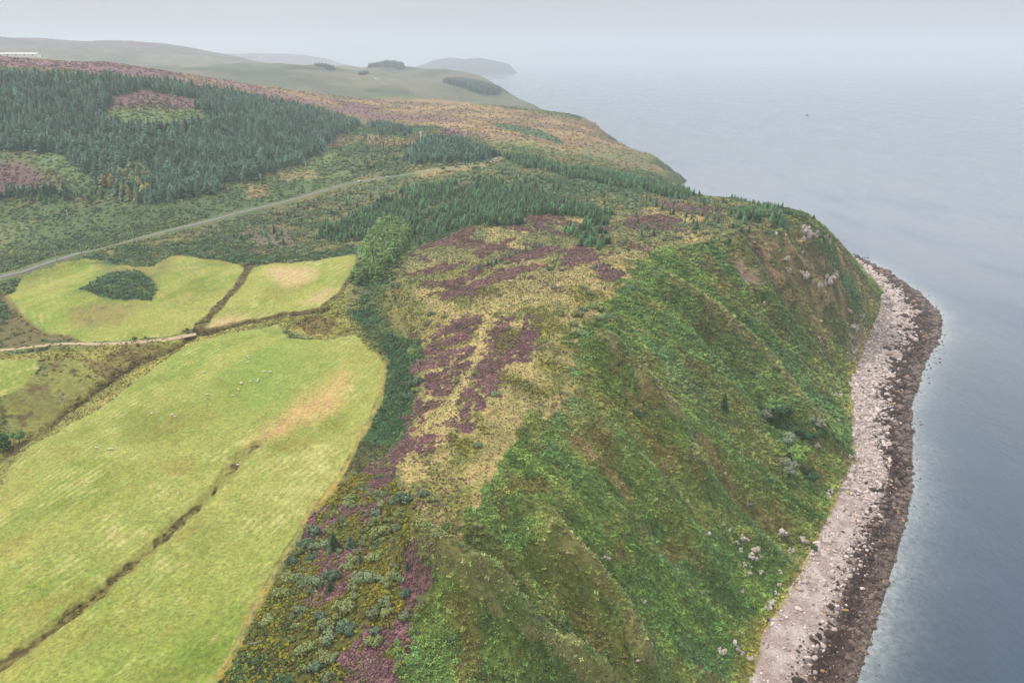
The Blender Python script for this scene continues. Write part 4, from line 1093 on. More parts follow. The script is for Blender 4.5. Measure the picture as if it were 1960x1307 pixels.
scatter('yellow_herbs', np.stack([x, y, z - 0.05], 1), rng.uniform(0, 6.28, len(x)), rng.uniform(0.7, 1.35, len(x)), tn, HEATHS, label='low yellow flowering herb clumps between the gorse bushes on the near heath', cat='herbs')
# knee-high rough growth over the banks between forest, road and moor
rm = (~pasture) * (~beach) * np.where(moor, 0.35, 1.0) * (plat < 0.3) * (~slope) * (d_road > 8) * (VR > 330) * (VR < 1500) * (0.35 + 0.65 * smooth(-0.1, 0.3, n_mid + 0.6 * n_small))
x, y, z, r_ = cover_points(rm, 0.16, -900, 520, 300, 1500, 600.0, 1.2)
scatter('rough_growth', np.stack([x, y, z - 0.15], 1), rng.uniform(0, 6.28, len(x)), rng.uniform(1.3, 3.2, len(x)) * np.clip(r_ / 600, 0.7, 1.5), tints(x, y, 1.75, 0.25), HEATHS, label='hummocky green bracken and rushes on the banks either side of the road', cat='rough growth')
# cut grass lying in rows on the big pasture, rushes along its wet rut
pm_ = (past_id == 1) * (VR < 460) * smooth(0.0, 0.6, 0.6 * mw + 0.7 * fbm(X, Y, 20, 3, 601)) * (d_rut > 3)
x, y, z, r_ = cover_points(pm_, 1.0, -330, 30, 100, 460, 260.0, 1.0)
tn = np.where(rng.random((len(x), 1)) < 0.6, lin(214, 206, 150)[None], lin(196, 200, 110)[None]) * rng.uniform(0.7, 1.25, (len(x), 1))
scatter('cut_grass', np.stack([x, y, z - 0.12], 1), rng.uniform(0, 6.28, len(x)), np.stack([rng.uniform(0.7, 1.3, len(x)), rng.uniform(0.7, 1.3, len(x)), rng.uniform(0.4, 0.7, len(x))], 1), tn, TUFTS, label='pale cut grass left in rows on the big pasture', cat='grass', tilt=0.3)
pm_ = (past_id == 1) * (d_rut < rut_w) * 0.45 + smooth(3.5, 1.0, d_burn) * (~pasture) * 0.6 + smooth(3.0, 1.5, d_dit) * 0.7
x, y, z, r_ = cover_points(np.clip(pm_, 0, 1), 0.9, -330, 30, 100, 460, 300.0, 1.0)
tn = np.where(rng.random((len(x), 1)) < 0.5, lin(112, 94, 54)[None], lin(150, 140, 74)[None]) * rng.uniform(0.6, 1.3, (len(x), 1))
scatter('rushes', np.stack([x, y, z - 0.1], 1), rng.uniform(0, 6.28, len(x)), rng.uniform(0.6, 1.4, len(x)), tn, HEATHS, label='dark brown rushes along the wet rut and the burn', cat='rushes', tilt=0.2)

# ------------------------------------------------------------------ conifers
CONES = [conifer_crown(1, 1, 0.32, 11, 9, 0.8, 0.2, 0.06, 0.35), conifer_crown(2, 1, 0.36, 10, 9, 0.7, 0.15), conifer_crown(3, 1, 0.28, 12, 8, 0.85), conifer_crown(4, 1, 0.40, 9, 9, 0.55, 0.05, 0.15, 0.4), conifer_crown(5, 1, 0.34, 10, 9, 0.65, 0.15, 0.1, 0.45)]
BUSHY = [conifer_crown(11, 1, 0.36, 9, 9, 0.62, 0.10, 0.03, 0.32), conifer_crown(12, 1, 0.33, 9, 9, 0.7, 0.12, 0.03, 0.4), conifer_crown(13, 1, 0.40, 8, 9, 0.6, 0.05, 0.02, 0.35)]
CM_SPRUCE = [m_.mesh('spruce_crown', mat_leaf('spruce_needles', 0.34, 0.018, lin(98, 136, 106))) for m_ in CONES]
CM_YOUNG = [m_.mesh('young_conifer_crown', mat_leaf('young_conifer_needles', 0.34, 0.018, lin(92, 134, 82))) for m_ in BUSHY]
CM_PALE = [m_.mesh('pale_conifer_crown', mat_leaf('pale_conifer_needles', 0.28, 0.015, lin(124, 154, 80))) for m_ in CONES[:4]]
CM_LARCH = [m_.mesh('larch_crown', mat_leaf('larch_needles', 0.25, 0.015, lin(172, 168, 96))) for m_ in CONES[:3]]
M_BARK = mat_plain('bark', lin(92, 80, 70), 0.9, 0.1, noise=0.3)
tk = MB(); tk.tube([(0, 0, -0.05), (0, 0, 0.4), (0, 0, 0.9)], [0.022, 0.014, 0.004], 5)
TRUNK = tk.mesh('trunk', M_BARK, True)
FAR_SPRUCE = [m_.mesh('far_conifer', M_NEEDLE) for m_ in CONES]; FAR_BUSHY = [m_.mesh('far_young_conifer', M_NEEDLE) for m_ in BUSHY]

def grow(px, spacing, holes=(), keep=1.0, gap=-2.0):
    p = trace(px)
    x0, y0 = p.min(0); x1, y1 = p.max(0)
    gx, gy = np.meshgrid(np.arange(x0, x1, spacing), np.arange(y0, y1, spacing * 0.87))
    gx = gx + (np.arange(gx.shape[0]) % 2)[:, None] * spacing / 2
    gx = (gx + rng.uniform(-.33, .33, gx.shape) * spacing).ravel(); gy = (gy + rng.uniform(-.33, .33, gy.shape) * spacing).ravel()
    jx = gx + 14 * fbm(gx, gy, 24, 3, 5); jy = gy + 14 * fbm(gx, gy, 24, 3, 8)
    ok = inside(jx, jy, p) & (rng.random(len(gx)) < keep) & (fbm(gx, gy, 26, 3, 19) + 0.5 * rng.random(len(gx)) > gap)
    for h in holes: ok &= ~inside(jx, jy, trace(h))
    x, y = gx[ok], gy[ok]
    return x, y, zf(x, y)

HOLE1 = [(188, 222), (225, 182), (300, 176), (375, 190), (392, 214), (385, 236), (300, 246), (220, 240)]
HOLE2 = [(-200, 285), (0, 288), (60, 290), (120, 300), (165, 335), (200, 352), (205, 362), (140, 366), (60, 362), (0, 372), (-200, 380)]
# zone: outline, spacing, height range, kind, holes, keep, label for single trees, group
ZONES = [
    ('spruce', [(-200, 400), (0, 380), (40, 378), (130, 372), (190, 355), (218, 385), (300, 392), (335, 386), (400, 366), (480, 346), (560, 320), (640, 268), (682, 245), (688, 234), (640, 222), (560, 204), (480, 188), (400, 176), (330, 162), (200, 149), (80, 143), (0, 141), (-200, 135)],
     5.6, (9.0, 14.5), (HOLE1, HOLE2), 0.93, 'tall dark blue-green spruce in the front rank of the hillside plantation', 'spruces of the hillside plantation'),
    ('larch', [(190, 356), (215, 335), (250, 330), (285, 340), (300, 372), (270, 388), (230, 388)], 6.0, (9, 14), (), 0.8, 'yellow-green larch in the plantation edge above the bracken bank', 'larches at the plantation edge'),
    ('young', [(40, 375), (100, 362), (170, 365), (195, 380), (150, 388), (90, 395), (50, 388)], 4.2, (4, 7), (), 0.8, 'low bushy conifer in the thicket at the left end of the plantation', 'bushy conifers below the plantation'),
    ('young', [(604, 462), (618, 438), (680, 418), (718, 392), (780, 365), (840, 352), (900, 347), (960, 352), (1050, 378), (1120, 395), (1172, 412), (1165, 430), (1080, 413), (1010, 410), (985, 432), (900, 432), (842, 452), (792, 468), (772, 442), (742, 428), (704, 462), (650, 468)],
     4.0, (4.5, 8.0), ([(875, 350), (905, 348), (908, 364), (880, 366)],), 0.9, 'mid-green young conifer in the broad plantation across the middle of the plateau', 'young conifers of the middle plantation'),
    ('young', [(1075, 432), (1130, 422), (1160, 440), (1175, 470), (1140, 484), (1085, 458)], 4.0, (5, 7.5), (), 0.75, 'young conifer in the ragged patch right of the middle plantation', 'conifers right of the middle plantation'),
    ('pale', [(684, 536), (694, 490), (712, 455), (752, 424), (782, 438), (772, 482), (735, 520), (702, 548)], 2.5, (7.5, 9.5), (), 1.0, 'light green conifer in the close-planted block beside the pale meadow', 'close-planted light green conifers'),
    ('spruce', [(772, 305), (790, 282), (832, 267), (872, 272), (932, 290), (952, 301), (905, 312), (832, 315), (780, 318)], 4.2, (8, 12), (), 0.9, 'dark conifer in the small wood beside the telecom mast', 'conifers by the mast'),
    ('young', [(950, 300), (1010, 300), (1080, 318), (1160, 330), (1240, 345), (1345, 378), (1310, 386), (1230, 364), (1150, 352), (1090, 340), (1000, 322)], 4.6, (6, 9), (), 0.85, 'dark conifer in the long belt crossing the plateau behind the road bend', 'conifers of the long belt'),
    ('young', [(1402, 440), (1400, 424), (1450, 410), (1488, 407), (1505, 422), (1480, 434), (1430, 446)], 3.6, (5, 8), (), 0.9, 'dark bushy conifer in the copse on the cliff top', 'conifers of the cliff-top copse'),
    ('young', [(1322, 476), (1340, 462), (1398, 455), (1405, 466), (1360, 478)], 3.2, (2.2, 4.0), (), 0.9, 'low dark bush in the clump on the cliff edge below the copse', 'low cliff-edge bushes'),
    ('spruce', [(700, 240), (735, 238), (790, 250), (780, 262), (730, 260)], 5.0, (7, 11), (), 0.7, 'dark conifer in the loose wood below the brown moor', 'conifers below the moor'),
    ('young', [(1370, 365), (1440, 384), (1500, 408), (1490, 412), (1430, 394), (1380, 378)], 5.0, (3.5, 6), (), 0.6, 'small conifer along the far cliff edge against the sea', 'conifers on the far cliff edge'),
    ('scatter', [(440, 470), (480, 420), (560, 395), (660, 365), (740, 350), (700, 400), (620, 440), (600, 470), (520, 490)], 11, (3, 7), (), 0.42, 'lone small conifer on the scrub between road and meadows', 'scattered conifers between road and meadows'),
    ('scatter', [(1040, 395), (1150, 350), (1250, 370), (1380, 385), (1420, 420), (1300, 450), (1200, 450), (1100, 400)], 10, (3, 7), (), 0.42, 'scattered small conifer on the heathy plateau near the cliff', 'scattered conifers on the heath'),
    ('scatter', [(640, 300), (690, 255), (780, 270), (790, 300), (740, 330), (660, 330)], 11, (4, 8), (), 0.45, 'scattered conifer on the scrub below the power line', 'scattered conifers below the power line'),
    ('scatter', [(960, 330), (1080, 345), (1150, 360), (1040, 375), (900, 345)], 9, (4, 7.5), (), 0.6, 'conifer in the open scrub behind the middle plantation', 'conifers behind the middle plantation'),
    ('scatter', [(200, 190), (300, 185), (370, 200), (360, 225), (260, 220)], 13, (3, 7), (), 0.45, 'small conifer on the purple clearing in the hillside plantation', 'conifers on the purple clearing')]
trees = []
for zi, (kind, px, sp, hr, holes, keep, lab, grp) in enumerate(ZONES):
    x, y, z = grow(px, sp, holes, keep, -0.02 if kind == 'young' else -0.30 if kind == 'spruce' else -2)
    h = rng.uniform(hr[0], hr[1], len(x)) * (1 + 0.25 * fbm(x, y, 30, 2, 9)) * np.where(rng.random(len(x)) < 0.15, 0.65, 1.0)
    for t in zip(x, y, z, h): trees.append((*t, kind, zi))
# single conifers placed one by one: the row across the heather, and loners
ROW = [(916, 516), (934, 509), (941, 508), (950, 505), (961, 500), (974, 492), (986, 487), (995, 483), (1006, 480), (1020, 477), (1031, 473), (1038, 470)]
for px, py in ROW: trees.append((*pick(px, py), R.uniform(3.2, 4.6), 'pale_row', 100))
for px, py in [(1135, 516), (1142, 513), (1148, 510), (1155, 507)]: trees.append((*pick(px, py), R.uniform(2.6, 3.4), 'pale_row', 101))
for px, py in [(1515, 412), (1524, 414), (1532, 416), (1541, 418), (1548, 418), (1557, 420), (1565, 421), (1536, 419)]: trees.append((*pick(px, py), R.uniform(3.0, 5.2), 'young', 102))
ZINFO = {100: ('small blue-green conifer in the short row across the purple heather', 'row of small conifers across the heather'), 101: ('tiny conifer in the group of four beside the cliff-edge path', 'four small conifers by the path'),
         102: ('small dark conifer in the row on the cliff brow against the sea', 'conifers on the cliff brow')}
for i, zn in enumerate(ZONES): ZINFO[i] = (zn[6], zn[7])
T = np.array([(t[0], t[1], t[2], t[3]) for t in trees])
vis, dep = in_view(T[:, 0], T[:, 1], T[:, 2], 20)
rank = np.where(vis, T[:, 3] / np.maximum(dep, 1), 0)
forced = np.array([t[5] >= 100 for t in trees])
deep = np.zeros(len(T))                                    # trees hidden inside a stand show less than its front rank
order = np.argsort(-(rank + forced * 10))
single = set(order[:290].tolist())
kinds = {'spruce': CM_SPRUCE, 'young': CM_YOUNG, 'pale': CM_PALE, 'larch': CM_LARCH, 'scatter': CM_YOUNG + CM_SPRUCE[:2], 'pale_row': CM_SPRUCE}
for i in order[:290]:
    x, y, z, h, kind, zi = trees[i]
    t = empty('conifer', (x, y, z - 0.15), R.uniform(0, 6.28))
    w = h * R.uniform(0.92, 1.2)
    t.scale = (w, w, h)
    tag(t, ZINFO[zi][0], 'conifer', ZINFO[zi][1])
    link('crown', R.choice(kinds[kind]), parent=t); link('trunk', TRUNK, parent=t)
rest = [i for i in range(len(trees)) if i not in single and (vis[i] or dep[i] > 250)]
tc = {'spruce': lin(98, 136, 108), 'young': lin(92, 134, 84), 'pale': lin(124, 154, 80), 'larch': lin(172, 168, 96), 'scatter': lin(94, 128, 82), 'pale_row': lin(116, 148, 110)}
tn = np.array([tc[trees[i][4]] for i in rest]) * rng.uniform(0.55, 1.4, (len(rest), 1)) * rng.uniform(0.9, 1.1, (len(rest), 3))
tn = tn * (1 + 0.25 * fbm(T[rest, 0], T[rest, 1], 45, 3, 77))[:, None]
bush_v = np.array([trees[i][4] in ('young', 'scatter') for i in rest])
scl = np.stack([T[rest, 3] * rng.uniform(0.9, 1.2, len(rest))] * 2 + [T[rest, 3]], 1)
scatter('conifer_forest', T[rest, :3] - np.array([0, 0, 0.15]), rng.uniform(0, 6.28, len(rest)), scl, tn, FAR_SPRUCE + FAR_BUSHY,
        np.where(bush_v, 5 + rng.integers(0, 3, len(rest)), rng.integers(0, 5, len(rest))), 'dark conifers massed in the plantations behind their front ranks', 'conifers')
# far woods, each reading as one mass
def far_wood(px, sp, hr, label, keep=0.95, y_off=0):
    x, y, z = grow(px, sp, (), keep)
    h = rng.uniform(*hr, len(x))
    scatter('far_wood', np.stack([x, y, z - 0.5], 1), rng.uniform(0, 6.28, len(x)), np.stack([h * 1.2, h * 1.2, h], 1), lin(74, 104, 84) * rng.uniform(0.7, 1.2, (len(x), 1)), FAR_SPRUCE + FAR_BUSHY, None, label, 'wood')
far_wood([(850, 160), (880, 158), (910, 160), (940, 166), (958, 176), (950, 180), (920, 178), (890, 169), (855, 163)], 8, (18, 25), 'dark shelter wood on the far green slope above the sea cliffs')
far_wood([(706, 133.5), (740, 133), (775, 134), (772, 137), (740, 136.5), (708, 136)], 9, (20, 28), 'dark wood on the skyline of the far hill before the island')
far_wood([(600, 126), (625, 128), (642, 132), (640, 136), (615, 131)], 9, (11, 15), 'pale hazy wood at the right shoulder of the far rounded hill')
far_wood([(688, 144), (704, 143), (705, 147), (690, 147)], 9, (11, 15), 'small dark copse beside the far white cottage')

# trees that stand alone
def tree_thing(name, label, px, py, h, crown, trunk_h=None, cat='tree', wide=1.0, rz=None):
    x, y, z = pick(px, py)
    t = empty(name, (x, y, z - 0.15), R.uniform(0, 6.28) if rz is None else rz)
    t.scale = (h * wide, h * wide, h)
    tag(t, label, cat)
    link('crown', crown, parent=t); link('trunk', TRUNK, parent=t)
    return t
fine = conifer_crown(31, 1, 0.30, 15, 11, 0.85, 0.2, 0.03, 0.25)
FINE_DARK = fine.mesh('spruce_crown', mat_leaf('spruce_needles_dark', 0.3, 0.01, lin(66, 98, 56)))
FINE_BLUE = conifer_crown(32, 1, 0.30, 14, 10, 0.9, 0.2, 0.03, 0.3).mesh('spruce_crown', mat_leaf('spruce_needles_blue', 0.3, 0.01, lin(92, 116, 92)))
tree_thing('spruce', 'lone dark spruce standing in the bracken halfway down the sea slope', 1385, 782, 9.5, FINE_DARK, wide=1.0)
tree_thing('spruce', 'dark bushy spruce, the tallest tree among the gorse by the pasture edge', 640, 1048, 6.5, FINE_DARK, wide=1.25)
tree_thing('spruce', 'blue-green spruce just right of the tall dark spruce among the gorse', 671, 1046, 5.2, FINE_BLUE, wide=1.1)
tree_thing('spruce', 'small pale blue-green spruce below the two bigger spruces among the gorse', 690, 1075, 3.6, FINE_BLUE)
tree_thing('spruce', 'tiny dark spruce on the right-hand side of the near gorse heath', 779, 1088, 2.8, FINE_DARK, wide=1.1)
tree_thing('spruce', 'small dark spruce among pale gorse near the middle of the near heath', 632, 1128, 3.4, FINE_DARK, wide=1.4)
tree_thing('spruce', 'single small conifer on yellow grass left of the plateau path', 757, 573, 3.0, FINE_DARK, wide=1.3)
tree_thing('spruce', 'small dark conifer on the purple stripe right of the plateau path', 1001, 631, 2.4, FINE_DARK, wide=1.3)
tree_thing('spruce', 'dark little conifer on the heather beside the lower plateau path', 908, 720, 2.2, FINE_DARK, wide=1.3)

def broad(seed, nl=420, n=6, spread=0.30, zc=0.55):
    r = random.Random(seed)
    lobes = [(r.uniform(-spread, spread), r.uniform(-spread, spread), zc + r.uniform(-0.2, 0.2), r.uniform(0.16, 0.27)) for _ in range(n)]
    return leaf_blob(seed, lobes, nl, 0.085, 0.72)
LEAF = {'green': mat_leaf('leaves_green', 0.25, 0.015, lin(116, 148, 80)), 'bright': mat_leaf('leaves_bright', 0.22, 0.01, lin(138, 164, 78)), 'grey': mat_leaf('leaves_grey', 0.22, 0.01, lin(150, 162, 130)), 'dark': mat_leaf('leaves_dark', 0.3, 0.015, lin(76, 106, 62))}
for px, py, h, k, lab in [(1468, 806, 7, 'grey', 'grey-green broadleaf tree leaning at the left of the gully clump on the sea slope'), (1480, 796, 7.5, 'green', 'mid-green broadleaf tree at the top of the gully clump on the sea slope'),
                          (1494, 800, 7, 'dark', 'dark broadleaf tree in the middle of the gully clump on the sea slope'), (1530, 888, 8, 'bright', 'bright yellow-green broadleaf tree low on the sea slope'),
                          (1512, 912, 6.5, 'grey', 'grey-leaved tree below the bright yellow-green one on the sea slope'), (1548, 920, 5.5, 'dark', 'dark low tree just above the beach below the bright green tree'),
                          (1524, 838, 5, 'dark', 'dark bushy tree in the middle of the gully thicket above the beach'), (1550, 842, 4.5, 'dark', 'dark round bush-like tree at the right of the gully thicket'),
                          (1580, 838, 4.5, 'green', 'grey-green spreading tree at the lower end of the gully thicket near the stones'), (1603, 848, 4.0, 'green', 'low spreading tree nearest the stones below the gully thicket'),
                          (1508, 850, 5, 'grey', 'pale grey tree left of the gully thicket on the sea slope'), (1560, 820, 4.5, 'grey', 'pale tree at the upper right of the gully thicket'),
                          (1225, 800, 3.0, 'dark', 'small dark bush on the spur of the sea slope below the plateau edge'), (8, 858, 6.0, 'dark', 'dark round tree in the burn at the left edge of the photo'),
                          (38, 848, 4.5, 'green', 'smaller green tree beside the burn, right of the dark round one'), (-14, 848, 5.5, 'green', 'green tree cut by the left edge of the photo above the burn')]:
    tree_thing('broadleaf_tree', lab, px, py, h * 1.4, broad(int(px + py)).mesh('leafy_crown', LEAF[k]), wide=1.25)

# dead and half-dead trees
M_DEAD = mat_plain('bleached_wood', lin(214, 208, 196), 0.8, 0.2, noise=0.2)
def bare_tree(seed, h):
    r = random.Random(seed); mb = MB()
    mb.tube([(0, 0, -0.2), (0.1, 0.05, h * 0.35), (0.3 * h * 0.2, 0, h * 0.7), (0.1 * h, 0.05, h)], [0.16, 0.12, 0.08, 0.02], 6)
    for i in range(11):
        t = r.uniform(0, 6.28); z0 = h * r.uniform(0.3, 0.85); ln = h * r.uniform(0.18, 0.4)
        a = (0.05 * h, 0, z0); b = (a[0] + math.cos(t) * ln * .6, math.sin(t) * ln * .6, z0 + ln * .35); c = (a[0] + math.cos(t) * ln, math.sin(t) * ln, z0 + ln * r.uniform(.3, .9))
        mb.tube([a, b, c], [0.07, 0.045, 0.015], 5)
    return mb.mesh('bare_branches', M_DEAD, True)
x, y, z = pick(124, 780); t = tag(empty('birch_tree', (x, y, z)), 'thin half-bare birch with pale trunk standing beside the burn', 'tree')
link('bare_branches', bare_tree(3, 7.5), parent=t); link('leafy_crown', leaf_blob(9, [(0.8, 0.2, 6.6, 0.7), (-0.9, 0.3, 5.6, 0.6), (0.3, -0.6, 4.6, 0.6), (-0.4, 0.5, 4.0, 0.5)], 90, 0.28, 0.3).mesh('leafy_crown', LEAF['dark']), parent=t)
x, y, z = pick(16, 828); t = tag(empty('dead_tree', (x, y, z)), 'bleached leafless tree leaning above the dark trees in the burn', 'dead tree'); t.rotation_euler = (0.25, 0.3, 0.4)
link('bare_branches', bare_tree(5, 5.5), parent=t)
mb = MB(); mb.tube([(-2, 0, 0.15), (-0.5, 0.15, 0.25), (0.9, 0, 0.2), (2.1, 0.3, 0.3)], [0.12, 0.12, 0.08, 0.03], 6); mb.tube([(-0.4, 0.1, 0.2), (0.4, 0.9, 0.5), (0.8, 1.5, 0.5)], [0.07, 0.05, 0.02], 5); mb.tube([(0.5, 0, 0.2), (1.0, -0.7, 0.5)], [0.06, 0.02], 5)
x, y, z = pick(492, 1232); o = link('fallen_branch', mb.mesh('fallen_branch', M_DEAD, True)); o.location = (x, y, z); tag(o, 'bleached fallen branch lying at the pasture side of the gorse heath', 'branch')

# ------------------------------------------------------------------ gorse and willow bushes
M_GORSE = [mat_leaf('gorse_grey_green', 0.25, 0.012, lin(148, 164, 116)), mat_leaf('gorse_blue_green', 0.25, 0.012, lin(120, 144, 112)), mat_leaf('gorse_yellow_green', 0.25, 0.012, lin(156, 166, 102))]
def bush_mesh(seed, mat, n=4, nl=420):
    r = random.Random(seed)
    lobes = [(r.uniform(-.34, .34), r.uniform(-.34, .34), 0.24 + r.uniform(-.08, .14), r.uniform(0.16, 0.34)) for _ in range(n + 2)]
    return leaf_blob(seed, lobes, nl, 0.13, 0.72, 0.95, 0.8).mesh('gorse_bush', mat)
BUSH = [bush_mesh(200 + i, M_GORSE[i % 3], 3 + i % 3) for i in range(9)]
NEAR = [(750, 345, 2.6), (930, 295, 2.4), (1040, 330, 3.2), (1150, 300, 1.8), (1190, 330, 1.7), (895, 400, 2), (1015, 400, 2), (860, 460, 1.7), (925, 350, 1.8), (900, 435, 1.7), (555, 500, 2.6), (510, 570, 2.6), (590, 575, 2.5), (470, 620, 2.5),
        (445, 665, 2.2), (540, 640, 2), (700, 600, 1.3), (770, 650, 1.8), (905, 510, 2.6), (990, 490, 2), (730, 690, 1.7), (890, 640, 2.4), (430, 750, 2), (480, 780, 2.2), (520, 760, 2), (390, 830, 2.2), (600, 770, 2.4), (660, 740, 2.8), (790, 740, 2.2),
        (830, 770, 2.2), (880, 750, 2.4), (770, 800, 1.8), (990, 680, 1.5), (1010, 760, 2.2), (950, 780, 2), (1050, 830, 1.8), (775, 840, 1.4), (490, 920, 1.7), (710, 910, 3.2), (590, 960, 2), (600, 1010, 1.8), (660, 980, 2), (640, 1060, 2.4), (720, 1010, 2),
        (740, 1040, 2.2), (940, 880, 2.2), (890, 930, 2.3), (960, 930, 1.8), (1050, 945, 1.8), (310, 975, 1.9), (525, 1130, 2.2), (610, 1170, 2.4), (675, 1175, 1.6), (890, 1030, 1.4), (885, 1090, 2.2), (570, 1225, 1.9), (475, 1160, 0.9), (500, 1240, 1.5),
        (620, 1280, 1.7), (430, 745, 1.8), (550, 815, 1.6), (760, 690, 1.6), (905, 205, 1.2), (700, 250, 0.9), (1430, 40, 1.6), (1215, 520, 1.3), (1440, 470, 1.4), (800, 610, 1.5)]
MIDB = [(1420, 445, 4), (1510, 460, 3.6), (1600, 415, 4), (1550, 430, 2.8), (1585, 345, 2.8), (1550, 315, 2.6), (1540, 565, 4), (1490, 510, 2.6), (1620, 480, 3.5), (1590, 495, 2.8), (1800, 315, 3.6), (655, 820, 3.6), (655, 860, 2.8), (625, 895, 3),
        (635, 655, 3), (550, 300, 4), (400, 350, 3.6), (435, 330, 2.6), (600, 830, 2.6), (820, 745, 1.5), (970, 765, 2), (1150, 530, 1.8), (1315, 635, 1.8), (740, 450, 2.6), (720, 495, 2), (810, 470, 2), (555, 570, 2), (480, 265, 2.6), (1370, 215, 2.4),
        (1450, 175, 2.2), (1430, 215, 2), (1235, 255, 1.6), (1105, 215, 2.6), (1135, 180, 2.8), (1080, 880, 2), (875, 810, 1.8), (1660, 460, 2.6), (1680, 470, 3), (1390, 875 - 560, 2)]
bl = [(400 + a * .3573, 840 + b * .3573, s * 1.6, 0) for a, b, s in NEAR] + [(560 + a * .3595, 440 + b * .3595, s * 1.4, 1) for a, b, s in MIDB]
def bush_zone(px, n, smin, smax, grp):
    p = trace(px); out = []
    while len(out) < n:
        x = rng.uniform(p[:, 0].min(), p[:, 0].max()); y = rng.uniform(p[:, 1].min(), p[:, 1].max())
        if inside(np.array([x]), np.array([y]), p)[0] and fbm(np.array([x]), np.array([y]), 25, 2, 3)[0] > -0.15:
            out.append((x, y, rng.uniform(smin, smax), grp))
    return out
bw = []
for a, b, s, g_ in bl:
    x, y, z = pick(a, b); bw.append((x, y, s, g_))
BZ = [([(325, 478), (400, 455), (500, 445), (620, 470), (690, 475), (600, 492), (500, 500), (440, 498), (350, 488)], 60, 2.4, 4.5, 2), ([(440, 440), (560, 400), (690, 360), (720, 375), (640, 420), (600, 450), (520, 460)], 120, 1.8, 3.6, 2),
      ([(1150, 470), (1250, 440), (1380, 425), (1400, 440), (1260, 470), (1180, 490)], 60, 1.8, 3.2, 3), ([(1000, 370), (1150, 355), (1300, 395), (1400, 400), (1380, 425), (1200, 440), (1180, 400)], 190, 1.8, 3.4, 3),
      ([(600, 330), (660, 290), (700, 265), (790, 285), (790, 325), (740, 338), (640, 350)], 320, 2.2, 4.5, 4), ([(840, 318), (930, 305), (960, 320), (1100, 345), (960, 348), (860, 345)], 140, 2, 4, 4),
      ([(0, 480), (100, 440), (300, 410), (400, 400), (420, 412), (240, 455), (100, 490), (0, 520)], 60, 1.6, 3.2, 5), ([(40, 420), (300, 405), (480, 360), (600, 330), (560, 370), (300, 425), (100, 450)], 60, 1.5, 3.0, 5),
      ([(690, 560), (760, 500), (800, 480), (790, 530), (760, 560), (720, 600)], 26, 1.2, 2.4, 1), ([(760, 680), (800, 700), (790, 790), (770, 840), (730, 890), (700, 880), (730, 790)], 16, 1.0, 2.2, 1),
      ([(600, 1000), (690, 925), (740, 940), (780, 1000), (760, 1100), (700, 1200), (600, 1290), (540, 1250), (560, 1150)], 90, 0.9, 2.0, 0), ([(1180, 700), (1350, 640), (1500, 760), (1560, 900), (1450, 1000), (1300, 900)], 26, 1.2, 2.4, 6)]
for zn in BZ: bw += bush_zone(*zn)
B_LAB = {0: ('rounded grey-green gorse bush among yellow herbs on the near heath', 'gorse bushes on the near heath'), 1: ('round gorse bush on the plateau beside the dry grass', 'gorse bushes on the plateau'),
         2: ('grey-green willow or gorse bush on the scrub behind the far meadows', 'bushes behind the far meadows'), 3: ('pale round bush on the heath near the cliff copse', 'bushes on the cliff heath'),
         4: ('pale bush in the thicket around the road bend', 'bushes around the road bend'), 5: ('dark low bush on the bracken bank by the road', 'bushes on the road bank'), 6: ('dark low bush in the bracken of the sea slope', 'bushes on the sea slope')}
BWA = np.array([b_[:3] for b_ in bw]); bz = zf(BWA[:, 0], BWA[:, 1])
_, bd = in_view(BWA[:, 0], BWA[:, 1], bz)
bo = np.argsort(-BWA[:, 2] / bd)
for i in bo[:280]:
    x, y, s, g_ = bw[i]
    o = link('gorse_bush', R.choice(BUSH)); o.location = (x, y, bz[i] - 0.08 * s)
    o.scale = (s * R.uniform(1.0, 1.35), s * R.uniform(1.0, 1.35), s * R.uniform(0.95, 1.2)); o.rotation_euler = (0, 0, R.uniform(0, 6.28))
    tag(o, B_LAB[g_][0], 'bush', B_LAB[g_][1])
ri = bo[280:]
scatter('distant_bushes', np.column_stack([BWA[ri, 0], BWA[ri, 1], bz[ri] - 0.1]), rng.uniform(0, 6.28, len(ri)), BWA[ri, 2] * 1.25, np.where(rng.random((len(ri), 1)) < 0.6, lin(146, 166, 122)[None], lin(124, 148, 100)[None]) * rng.uniform(0.8, 1.2, (len(ri), 1)), SCRUBS,
        label='grey-green scrub bushes thickly scattered around the far road bend and heath', cat='bushes')

